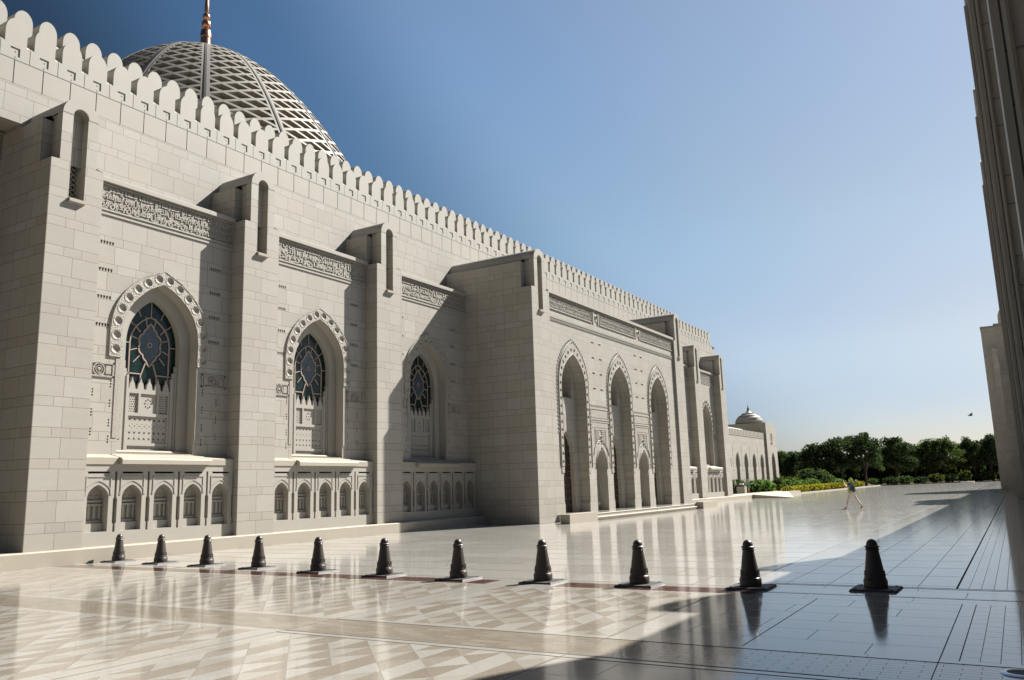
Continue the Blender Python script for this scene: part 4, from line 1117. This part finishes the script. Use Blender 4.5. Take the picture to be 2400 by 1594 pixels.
# garden bed and kerb
mb = MB(); mb.box(-120, -22.05, 94.5, 172, -.02, .09); mb.box(-120, -22.05, 172, 420, -.02, .08)
mb.add([(-22.05, 168, .085), (-3.5, 205, .085), (60, 205, .085), (60, 420, .085), (-22.05, 420, .085)], [(0, 1, 2, 3, 4)])
tag(mb.build('garden_soil', M['soil']), kind='structure')
mb = MB(); mb.box(-22.05, -21.85, 94.5, 168, 0, .13)
tag(mb.build('kerb', M['ledge']), kind='structure')
yl = [(96.3, 101.6), (100.8, 106.1), (105.3, 108.9), (108.7, 112.8), (112.5, 115.3), (115.0, 117.7), (117.4, 119.8), (119.6, 121.9), (121.3, 126.7), (126.5, 129.2), (129.0, 131.8), (131.2, 134.2), (134.3, 139.4), (143.1, 148.0), (147.4, 153.1)]
for i, (a, b) in enumerate(yl):
    lab = ['leftmost golden clipped shrub of the low row along the kerb', 'second golden clipped shrub from the left along the kerb', 'third golden clipped shrub from the left, narrow, along the kerb', 'fourth golden clipped shrub from the left along the kerb', 'fifth golden clipped shrub from the left along the kerb', 'sixth golden clipped shrub from the left along the kerb',
           'seventh golden clipped shrub from the left along the kerb', 'eighth golden shrub from the left, the narrowest of the row', 'ninth golden clipped shrub, a broad one in the middle of the row', 'tenth golden clipped shrub from the left along the kerb', 'fifth golden clipped shrub from the right end of the row', 'fourth golden clipped shrub from the right end, left of the walking person', 'third golden clipped shrub from the right, just behind the walking person',
           'second golden clipped shrub from the right end of the row', 'rightmost golden clipped shrub at the end of the row'][i]
    shrub('golden_shrub', -22.75, (a+b)/2, .72, (b-a)/2*1.04, .88 + (i > 7)*.06, 'leaf_yellow', lab, 'shrub', 'golden clipped shrubs along the kerb', size=.085, seed=i, lobes=3)
shrub('golden_shrub', -25.2, 99.9, .9, 2.0, .50, 'leaf_yellow', 'low golden green shrub at the foot of the biggest green hedge', 'shrub', size=.09, seed=41)
shrub('clipped_hedge', -25.9, 97.6, 2.0, 4.7, 1.72, 'leaf_lime', 'biggest rounded bright green hedge next to the gallery building', 'hedge', 'rounded green hedges', size=.10, seed=21)
shrub('clipped_hedge', -25.6, 113.4, 1.6, 5.2, 1.62, 'leaf_lime', 'bright green hedge behind the left half of the golden row', 'hedge', 'rounded green hedges', size=.10, seed=22)
shrub('clipped_hedge', -25.6, 124.6, 1.6, 5.8, 1.66, 'leaf_lime', 'bright green hedge in front of the tall domed bush', 'hedge', 'rounded green hedges', size=.10, seed=23)
shrub('clipped_hedge', -25.6, 143.2, 1.6, 7.0, 1.58, 'leaf_lime', 'rightmost bright green hedge, behind the end of the golden row', 'hedge', 'rounded green hedges', size=.11, seed=24)
shrub('domed_bush', -27.3, 136.5, 3.0, 7.6, 3.3, 'leaf_mid', 'tall domed dark green bush rising above the hedges', 'bush', size=.13, seed=25)
shrub('domed_bush', -28.0, 112.0, 2.4, 6.0, 2.55, 'leaf_olive', 'dark olive round bush beside the gallery corner', 'bush', size=.12, seed=26)
shrub('domed_bush', -27.5, 121.5, 1.5, 4.0, 2.05, 'leaf_olive', 'yellowish green bush between two bright hedges', 'bush', size=.11, seed=27)
shrub('domed_bush', -26.8, 92.3, 1.5, 3.9, 1.9, 'leaf_mid', 'dark leafy bush behind the litter bin at the plinth end', 'bush', size=.11, seed=28, z0=.05)
shrub('domed_bush', -23.8, 178, 1.6, 7, 1.35, 'leaf_mid', 'grey green bush right of the golden row, behind the court edge', 'bush', size=.14, seed=29)
# trees
def tree(x, y, h, rx, seed, mat, label, lean=0, tall=.62, name='tree'):
    rg = random.Random(seed); root = empty(name, (x, y, 0), label, 'tree', 'trees behind the court')
    t = MB(); zt = h*.36
    t.tube([(0, 0, 0), (.1*lean, .05, zt*.5), (.25*lean, 0, zt)], [.28, .20, .16], 7)
    bl_ = []
    for k in range(11):
        a = 6.28*k/11 + rg.uniform(-.3, .3); r_ = rx*rg.uniform(.25, .72); zc = h*rg.uniform(.42, .80)
        s = rg.uniform(.24, .40)*rx
        p = (r_*math.cos(a) + lean*.3, r_*math.sin(a), zc); t.tube([(.25*lean, 0, zt*rg.uniform(.6, 1)), (p[0]*.55, p[1]*.55, (zt+zc)/2), p], [.11, .07, .03], 5)
        bl_.append((*p, s*1.15, s*1.15, s*.85))
    for k in range(7):
        a = rg.uniform(0, 6.28); r_ = rx*rg.uniform(.0, .5); s = rg.uniform(.14, .26)*rx
        bl_.append((r_*math.cos(a), r_*math.sin(a), h*rg.uniform(.80, .95)-s*.5, s, s, s*1.0))
    for k in range(6):
        a = rg.uniform(0, 6.28); s = rg.uniform(.14, .24)*rx
        bl_.append((rx*.85*math.cos(a), rx*.85*math.sin(a), h*rg.uniform(.32, .66), s*1.2, s*1.2, s*.8))
    tr = t.build('trunk', M['trunk']); tr.parent = root
    leaf_mesh('crown', bl_, 5200, .21, mat, seed, root, .75, .3)
    core_mesh('crown_shade_core', bl_[:11], .55, root)
    return root
TR = [(-39.5, 168, 7.6, 3.6, 'leaf_mid', 'green tree just right of the gallery corner, lower than its neighbours'),
      (-36.6, 163, 7.1, 3.2, 'leaf_dark', 'small dark tree second from the left behind the hedges'),
      (-34.0, 166, 7.7, 3.4, 'leaf_mid', 'tree with uneven top third from the left behind the hedges'),
      (-30.6, 158, 8.3, 3.8, 'leaf_dark', 'dark tree behind the tall domed bush'),
      (-26.9, 160, 9.3, 4.4, 'leaf_dark', 'broad dark tree rising left of the tallest one'),
      (-23.6, 163, 10.2, 4.0, 'leaf_dark', 'tallest tree with open twigs on top, above the walking person'),
      (-20.9, 184, 10.0, 3.8, 'leaf_dark', 'open topped tree just right of the tallest tree'),
      (-22.9, 205, 9.6, 4.2, 'leaf_mid', 'light green tree standing back in the gap right of the tallest tree'),
      (-18.8, 200, 9.0, 3.6, 'leaf_mid', 'yellowish green tree in the middle of the tree line'),
      (-15.6, 204, 8.7, 3.4, 'leaf_mid', 'low light green tree where the tree line dips'),
      (-12.9, 198, 10.2, 4.2, 'leaf_mid', 'rounded tree with yellow green clumps right of the dip'),
      (-9.6, 205, 9.2, 3.6, 'leaf_mid', 'tree partly hidden between two taller trees on the right'),
      (-7.4, 204, 9.9, 3.9, 'leaf_dark', 'very dark tree left of the last tree'),
      (-4.4, 206, 10.3, 3.8, 'leaf_dark', 'last dark tree beside the stone tower'),
      (-1.9, 212, 9.6, 3.6, 'leaf_mid', 'rightmost tree half hidden by the stone tower')]
for i, (x, y, h, rx, mt, lab) in enumerate(TR): tree(x, y, h, rx, 100+i, mt, lab, random.uniform(-1, 1))
# farther wood that closes the horizon between the trees, one mass
bl_ = []
for k in range(60):
    x = -75 + k*1.6 + random.uniform(-1, 1); y = 225 + random.uniform(-6, 14) - max(0, -35-x)*.6; h = random.uniform(5.5, 8.6); bl_.append((x, y, h*.5, 2.6, 2.6, h*.5))
o = leaf_mesh('distant_wood', bl_, 22000, .34, 'leaf_dark', 77, None, .3, .3); tag(o, 'dense dark wood closing the view behind the trees', 'wood', kind='stuff')
mb = MB(); mb.prism_x([(0, 0), (0, 1), (1, 0)], 0, 1)
c_ = core_mesh('wood_shade', bl_, .9, None); tag(c_, 'dark core standing in for the shade inside the distant wood', 'undergrowth', kind='stuff')  # dark filling painted as shade between the distant leaves
# undergrowth at the court's end
UG = [(-20.8, 174, 1.5, 'leaf_dark', 'low dark shrub at the far left corner of the court'), (-18.6, 178, 1.6, 'leaf_mid', 'pale green shrub under the yellowish tree'), (-16.3, 182, 1.4, 'leaf_dark', 'dark low shrub under the middle trees'),
      (-13.9, 188, 1.9, 'leaf_olive', 'yellow green bush left of a trunk at the court edge'), (-11.6, 193, 1.7, 'leaf_dark', 'dark shrub left of the thin trunk gap'), (-9.3, 196, 2.3, 'leaf_olive', 'large olive bush behind the pale slab on the court edge'),
      (-7.2, 200, 1.6, 'leaf_dark', 'dark shrub on the right part of the court edge'), (-5.2, 203, 2.2, 'leaf_olive', 'sunlit yellowish bush near the right end of the court'), (-3.2, 206, 2.4, 'leaf_mid', 'bright bush beside the foot of the stone tower')]
for i, (x, y, h, mt, lab) in enumerate(UG): shrub('shrub', x, y, 1.7, 3.0, h, mt, lab, 'shrub', 'undergrowth at the end of the court', size=.17, seed=60+i)
mb = MB(); mb.box(-9.8, -7.4, 188.5, 190.5, 0, .16); t = mb.build('stone_slab', M['white']); tag(t, 'pale low slab lying at the far edge of the court', 'slab')

# ================================================================== people
def skin(name, nodes, edges, mat, parent, sub=2):
    me = bpy.data.meshes.new('tmp'); keys = list(nodes); me.from_pydata([nodes[k][:3] for k in keys], [(keys.index(a), keys.index(b)) for a, b in edges], [])
    ob = bpy.data.objects.new('tmp', me); COL.objects.link(ob)
    ob.modifiers.new('s', 'SKIN'); 
    for i, k in enumerate(keys):
        r = nodes[k][3]; r = r if isinstance(r, tuple) else (r, r); me.skin_vertices[0].data[i].radius = r
    me.skin_vertices[0].data[0].use_root = True
    sb = ob.modifiers.new('b', 'SUBSURF'); sb.levels = sb.render_levels = sub
    bpy.context.view_layer.update()
    dg = bpy.context.evaluated_depsgraph_get(); nm = bpy.data.meshes.new_from_object(ob.evaluated_get(dg))
    nm.materials.clear(); nm.materials.append(mat); nm.polygons.foreach_set('use_smooth', [True]*len(nm.polygons))
    bpy.data.objects.remove(ob)
    o = bpy.data.objects.new(name, nm); COL.objects.link(o); o.parent = parent; return o
M['skin'] = flat('skin', (.50, .30, .21), .5, 0, .4, .08); M['skin2'] = flat('tanned_skin', (.42, .24, .16), .5, 0, .4, .08)
def person(loc, rz, pose, cloth, label, h=1.64):
    root = empty('person', loc, label, 'person'); root.rotation_euler = (0, 0, rz); root.scale = (h/1.7,)*3
    # forward is -X, left side is -Y; all in metres for a 1.7 m figure
    J = dict(pose); N = {}
    def put(k, p, r): N[k] = (*p, r)
    put('pelvis', J['pelvis'], (.125, .10)); put('belly', J['belly'], (.125, .10)); put('chest', J['chest'], (.15, .105)); put('neck', J['neck'], .052)
    put('chin', J['chin'], (.062, .07)); put('headc', J['head'], (.080, .094)); put('crown', tuple(np.array(J['head'])+[.01, 0, .085]), (.055, .065))
    E_ = [('pelvis', 'belly'), ('belly', 'chest'), ('chest', 'neck'), ('neck', 'chin'), ('chin', 'headc'), ('headc', 'crown')]
    for s, sg in (('l', -1), ('r', 1)):
        put('sh'+s, J['sh'+s], .055); put('el'+s, J['el'+s], .040); put('wr'+s, J['wr'+s], .026); put('pa'+s, J['pa'+s], (.034, .020))
        put('hp'+s, J['hp'+s], .082); put('kn'+s, J['kn'+s], .055); put('an'+s, J['an'+s], .038); put('ft'+s, J['ft'+s], (.036, .030)); put('to'+s, J['to'+s], (.036, .020))
        E_ += [('chest', 'sh'+s), ('sh'+s, 'el'+s), ('el'+s, 'wr'+s), ('wr'+s, 'pa'+s), ('pelvis', 'hp'+s), ('hp'+s, 'kn'+s), ('kn'+s, 'an'+s), ('an'+s, 'ft'+s), ('ft'+s, 'to'+s)]
        # five fingers closing on what the hand holds
        w = np.array(J['pa'+s]); d = w - np.array(J['wr'+s]); d = d/np.linalg.norm(d); side = np.cross(d, [0, 0, 1]); side = side/max(np.linalg.norm(side), 1e-6)
        upv = np.cross(side, d)
        for q, (off, ln) in enumerate(((-.030, .060), (-.010, .072), (.010, .068), (.029, .052))):
            a = w + d*.03 + upv*off; b = a + d*ln*.5 + side*sg*(-.012); c = b + d*ln*.35 + side*sg*(-.03)
            put('f%s%d' % (s, q), a, .0095); put('g%s%d' % (s, q), b, .0085); put('h%s%d' % (s, q), c, .0075); E_ += [('pa'+s, 'f%s%d' % (s, q)), ('f%s%d' % (s, q), 'g%s%d' % (s, q)), ('g%s%d' % (s, q), 'h%s%d' % (s, q))]
        a = w - d*.005 + side*sg*(-.03); put('t'+s, a, .011); put('u'+s, a + d*.035 + side*sg*(-.018), .009); E_ += [('pa'+s, 't'+s), ('t'+s, 'u'+s)]
    body = skin('body', N, E_, cloth['skin'], root, 1)
    # face: nose, eyes and mouth on the head
    hd = np.array(J['head']); mb = MB()
    mb.add([hd+[-.088, -.012, .0], hd+[-.088, .012, .0], hd+[-.112, 0, -.022], hd+[-.086, 0, .035], hd+[-.088, 0, -.03]], [(0, 2, 3), (3, 2, 1), (0, 4, 2), (2, 4, 1)])
    fc = mb.build('nose', cloth['skin']); fc.parent = root
    mb = MB()
    for s in (-1, 1): mb.revolve([(.001, 0), (.008, .004), (.001, .008)], (hd[0]-.094, hd[1]+s*.03, hd[2]+.02), 6, 'x')
    mb.box(hd[0]-.092, hd[0]-.088, hd[1]-.02, hd[1]+.02, hd[2]-.052, hd[2]-.046)
    fc = mb.build('eyes_and_mouth', M['dark']); fc.parent = root
    def grow(keys, add, edges, name, mat):
        nn = {k: (*N[k][:3], tuple(np.array(N[k][3])+add) if isinstance(N[k][3], tuple) else (N[k][3]+add, N[k][3]+add)) for k in keys}
        return skin(name, nn, edges, mat, root, 2)
    T_ = ['pelvis', 'belly', 'chest', 'shl', 'shr']; te = [('pelvis', 'belly'), ('belly', 'chest'), ('chest', 'shl'), ('chest', 'shr')]
    for s in 'lr':
        m = tuple((np.array(N['sh'+s][:3]) + (np.array(N['el'+s][:3])-np.array(N['sh'+s][:3]))*cloth.get('sleeve', .6))); N['sl'+s] = (*m, .046); T_.append('sl'+s); te.append(('sh'+s, 'sl'+s))
    grow(T_, .018, te, 'shirt', cloth['shirt'])
    L_ = ['pelvis']; le = []
    for s in 'lr':
        f = cloth.get('leg', 1.0)
        if f >= 1:
            L_ += ['hp'+s, 'kn'+s, 'an'+s]; le += [('pelvis', 'hp'+s), ('hp'+s, 'kn'+s), ('kn'+s, 'an'+s)]
        else:
            m = tuple(np.array(N['hp'+s][:3]) + (np.array(N['kn'+s][:3])-np.array(N['hp'+s][:3]))*f); N['lg'+s] = (*m, .07); L_ += ['hp'+s, 'lg'+s]; le += [('pelvis', 'hp'+s), ('hp'+s, 'lg'+s)]
    grow(L_, .016, le, 'trousers' if cloth.get('leg', 1) >= 1 else 'shorts', cloth['trousers'])
    for s in 'lr':
        nn = {'a': (*(np.array(N['an'+s][:3])+[0, 0, -.02]), (.043, .040)), 'b': (*N['ft'+s][:3], (.044, .034)), 'c': (*N['to'+s][:3], (.042, .026))}
        skin('shoe', nn, [('a', 'b'), ('b', 'c')], cloth['shoe'], root, 2)
    return root, N
def stand(dx=0):
    return dict(pelvis=(0, 0, .93), belly=(0, 0, 1.06), chest=(.0, 0, 1.30), neck=(-.01, 0, 1.45), chin=(-.035, 0, 1.515), head=(-.015, 0, 1.585),
                shl=(0, -.18, 1.37), elr=(.02, .27, 1.10), shr=(0, .18, 1.37), ell=(.02, -.27, 1.10), wrr=(-.10, .26, .88), wrl=(-.10, -.26, .88), par=(-.14, .26, .80), pal=(-.14, -.26, .80),
                hpl=(0, -.09, .88), hpr=(0, .09, .88), knl=(-.02, -.11, .48), knr=(-.02, .11, .48), anl=(.02, -.12, .09), anr=(.02, .12, .09), ftl=(-.04, -.13, .045), ftr=(-.04, .13, .045), tol=(-.15, -.14, .03), tor=(-.15, .14, .03))
walk = stand(); walk.update(pelvis=(0, 0, .90), belly=(-.01, 0, 1.04), chest=(-.02, 0, 1.28), neck=(-.03, 0, 1.43), chin=(-.07, 0, 1.49), head=(-.05, 0, 1.565), shl=(-.03, -.17, 1.36), shr=(-.03, .17, 1.36),
    ell=(-.20, -.20, 1.18), elr=(-.22, .20, 1.15), wrl=(-.36, -.08, 1.36), wrr=(-.37, .07, 1.34), pal=(-.40, -.05, 1.42), par=(-.41, .04, 1.42),
    hpl=(-.02, -.09, .86), hpr=(.02, .09, .86), knl=(-.24, -.10, .49), anl=(-.33, -.10, .10), ftl=(-.39, -.10, .055), tol=(-.50, -.10, .035),
    knr=(.17, .10, .49), anr=(.42, .10, .17), ftr=(.40, .10, .09), tor=(.31, .10, .03))
cl = lambda n, c: flat(n, c, .85, 0, .2, .12, 9)
p1, N1 = person((-7.66, 47.8, 0), R(-8), walk, dict(skin=M['skin'], shirt=cl('blue_cloth', (.045, .085, .26)), trousers=cl('pale_cloth', (.56, .50, .47)), shoe=cl('brown_leather', (.06, .032, .028)), sleeve=.75),
    'person in lime green headscarf and blue top striding across the court, camera raised', 1.66)
sc = {'a': (-.075, 0, 1.66, (.035, .06)), 'b': (-.015, 0, 1.605, (.085, .095)), 'c': (.035, 0, 1.46, (.055, .10)), 'd': (.075, .0, 1.27, (.032, .10)), 'e': (.10, .0, 1.10, (.020, .085)), 'f': (.115, .0, .97, (.014, .07))}
skin('headscarf', sc, [('b', 'a'), ('b', 'c'), ('c', 'd'), ('d', 'e'), ('e', 'f')], cl('lime_cloth', (.24, .46, .07)), p1)
sc = {'a': (-.06, -.16, 1.36, .03), 'b': (-.10, -.19, 1.15, (.03, .06)), 'c': (-.12, -.18, .98, (.02, .07)), 'd': (-.13, -.17, .86, (.015, .05))}
skin('scarf_end', sc, [('a', 'b'), ('b', 'c'), ('c', 'd')], cl('yellow_green_cloth', (.36, .42, .04)), p1)
mb = MB(); mb.box(.10, .22, -.24, -.02, .90, 1.10); mb.tube([(.16, -.12, 1.1), (.02, -.16, 1.42), (-.05, .12, 1.36)], .014, 5)
o = mb.build('shoulder_bag', M['dark']); o.parent = p1
mb = MB(); mb.box(-.50, -.44, -.07, .06, 1.40, 1.48); mb.revolve([(.028, -.05), (.028, 0), (.022, -.052), (.001, -.05)], (-.50, -.005, 1.44), 10, 'x')
cam_ = mb.build('camera', M['dark']); cam_.parent = p1
s2 = stand(); s2.update(ell=(-.10, -.24, 1.14), wrl=(-.30, -.12, 1.22), pal=(-.36, -.08, 1.26), elr=(-.10, .24, 1.14), wrr=(-.30, .12, 1.22), par=(-.36, .08, 1.26))
person((-24.25, 88.0, .36), R(35), s2, dict(skin=M['skin2'], shirt=cl('teal_cloth', (.06, .20, .22)), trousers=cl('teal_shorts', (.05, .19, .17)), shoe=cl('shoe_tan', (.2, .12, .08)), sleeve=.4, leg=.5),
    'bare legged person in a teal top and shorts standing by the far hedge', 1.5)
person((-25.75, 88.4, .36), R(20), stand(), dict(skin=M['skin2'], shirt=cl('mint_cloth', (.30, .62, .42)), trousers=cl('black_cloth', (.02, .02, .022)), shoe=cl('shoe_dark', (.03, .03, .03)), sleeve=.6),
    'person in a mint shirt and black trousers at the far corner of the mosque', 1.45)
b = empty('litter_bin', (-25.05, 88.2, .36), 'pale stone litter bin with a dark top between two far people', 'bin')
mb = MB(); mb.box(-.42, .42, -.38, .38, 0, .70); o = mb.build('bin_body', M['plain']); o.parent = b
mb = MB(); mb.box(-.36, .36, -.32, .32, .70, .86); o = mb.build('bin_rim', M['dark']); o.parent = b
mb = MB(); mb.box(-.18, .22, -.12, .12, .86, 1.06); o = mb.build('bin_lid', M['white']); o.parent = b
mb = MB(); mb.box(-19.6, -18.9, 66.9, 67.0, .02, .12); mb.box(-18.9, -18.3, 71, 71.1, .02, .12)
# birds
def bird(loc, rz, s, label, flying=True):
    r_ = empty('bird', loc, label, 'bird'); r_.rotation_euler = (0, 0, rz); r_.scale = (s, s, s)
    mb = MB(); mb.revolve([(.001, -.17), (.03, -.12), (.05, -.02), (.045, .06), (.028, .11), (.03, .14), (.018, .17), (.001, .20)], (0, 0, 0), 8, 'x')
    o = mb.build('body', M['dark'], None, True); o.parent = r_
    for sg in (-1, 1):
        mb = MB(); up_ = .18 if flying else -.02; w = .32 if flying else .06
        mb.add([(.08, sg*.03, .02), (.03, sg*w*.6, up_*.8), (-.06, sg*w, up_), (-.10, sg*w*.5, up_*.5), (-.08, sg*.03, .0), (.0, sg*w*.5, up_*.6-.012)], [(0, 1, 2, 3, 4), (0, 5, 2), (4, 3, 5)])
        o = mb.build('wing', M['dark']); o.parent = r_
    mb = MB(); mb.add([(-.15, -.015, 0), (-.15, .015, 0), (-.27, .045, .0), (-.27, -.045, .0), (-.2, 0, .012)], [(0, 1, 4), (1, 2, 4), (2, 3, 4), (3, 0, 4), (0, 3, 2, 1)]); o = mb.build('tail', M['dark']); o.parent = r_
bird((-.035*52, 52, 1.65+.061*52), R(200), .75, 'small dark bird flying above the trees near the stone tower')
bird((XU-.3, 45.3, 15.78), R(10), .8, 'tiny dark bird perched on a merlon above the tall buttress', False)
# ================================================================== camera, light, sky
RM = ((0.8549893, 0.5177719, -0.03009245), (-0.11693567, 0.1359169, -0.98379502), (-0.50529134, 0.8446531, 0.1767535))
cd = bpy.data.cameras.new('camera'); cam = bpy.data.objects.new('camera', cd); COL.objects.link(cam)
rt, dn, fw = (Vector(r) for r in RM)
m = Matrix((rt, -dn, -fw)).transposed().to_4x4(); m.translation = (0, 0, 1.65); cam.matrix_world = m
cd.sensor_width = 36; cd.lens = 1930/2400*36; cd.clip_start = .05; cd.clip_end = 3000
SC.camera = cam
SUN = Vector((1, 2.2, 2.27)).normalized()
sl = bpy.data.lights.new('sun', 'SUN'); sl.energy = 5.0; sl.angle = R(.53); sl.color = (1.0, .965, .905)
so = bpy.data.objects.new('sun', sl); COL.objects.link(so); so.rotation_euler = SUN.to_track_quat('Z', 'Y').to_euler(); so.location = (20, 40, 60)
w = bpy.data.worlds.new('World'); SC.world = w; w.use_nodes = True; nt = w.node_tree; nt.nodes.clear()
sky = nt.nodes.new('ShaderNodeTexSky'); sky.sky_type = 'NISHITA'; sky.sun_disc = False
sky.sun_elevation = math.asin(SUN.z); sky.sun_rotation = math.atan2(SUN.x, SUN.y)
sky.air_density = 1.0; sky.dust_density = .5; sky.ozone_density = 3.0; sky.altitude = 0
bg = nt.nodes.new('ShaderNodeBackground'); bg.inputs[1].default_value = .05
wo = nt.nodes.new('ShaderNodeOutputWorld'); 
# the air is clearest and deepest away from the sun, as a polarised sky is, with lens vignetting painted in as well: world-space tint by the angle from the sun, and a pale horizon
tc = nt.nodes.new('ShaderNodeTexCoord'); nv = nt.nodes.new('ShaderNodeVectorMath'); nv.operation = 'NORMALIZE'; nt.links.new(tc.outputs['Generated'], nv.inputs[0])
dp = nt.nodes.new('ShaderNodeVectorMath'); dp.operation = 'DOT_PRODUCT'; nt.links.new(nv.outputs[0], dp.inputs[0]); dp.inputs[1].default_value = SUN
def wramp(src, stops):
    r = nt.nodes.new('ShaderNodeValToRGB'); nt.links.new(src, r.inputs[0]); e = r.color_ramp.elements; r.color_ramp.interpolation = 'EASE'
    e[0].position, e[0].color = stops[0][0], (*stops[0][1], 1); e[1].position, e[1].color = stops[-1][0], (*stops[-1][1], 1)
    for p, c in stops[1:-1]: q = e.new(p); q.color = (*c, 1)
    return r.outputs[0]
def wmul(a, b):
    m_ = nt.nodes.new('ShaderNodeMix'); m_.data_type = 'RGBA'; m_.blend_type = 'MULTIPLY'; m_.inputs[0].default_value = 1; nt.links.new(a, m_.inputs[6]); nt.links.new(b, m_.inputs[7]); return m_.outputs[2]
SK = .83
cs = wramp(dp.outputs['Value'], [(0, (.27*SK, .31*SK, .33*SK)), (.33, (.19*SK, .235*SK, .25*SK)), (.52, (.50*SK, .655*SK, .71*SK)), (.67, (1.12*SK, 1.14*SK, 1.06*SK)), (.8, (1.22*SK, 1.14*SK, 1.0*SK)), (1, (1.08*SK, 1.02*SK, .92*SK))])
sp = nt.nodes.new('ShaderNodeSeparateXYZ'); nt.links.new(nv.outputs[0], sp.inputs[0])
ch = wramp(sp.outputs[2], [(0, (.66, .60, .70)), (.07, (.70, .64, .74)), (.16, (.93, .80, .78)), (.3, (1.0, .94, .88)), (.5, (1, 1, 1)), (1, (.9, .9, .9))])
nt.links.new(wmul(wmul(sky.outputs[0], cs), ch), bg.inputs[0]); nt.links.new(bg.outputs[0], wo.inputs[0])
vs = SC.view_settings; vs.view_transform = 'Standard'; vs.look = 'None'; vs.exposure = 1.50; vs.gamma = 1; vs.use_curve_mapping = False
SC.cycles.use_denoising = True
SC.cycles.max_bounces = 8; SC.cycles.diffuse_bounces = 4; SC.cycles.glossy_bounces = 3; SC.cycles.transmission_bounces = 2
SC.cycles.sample_clamp_indirect = 6
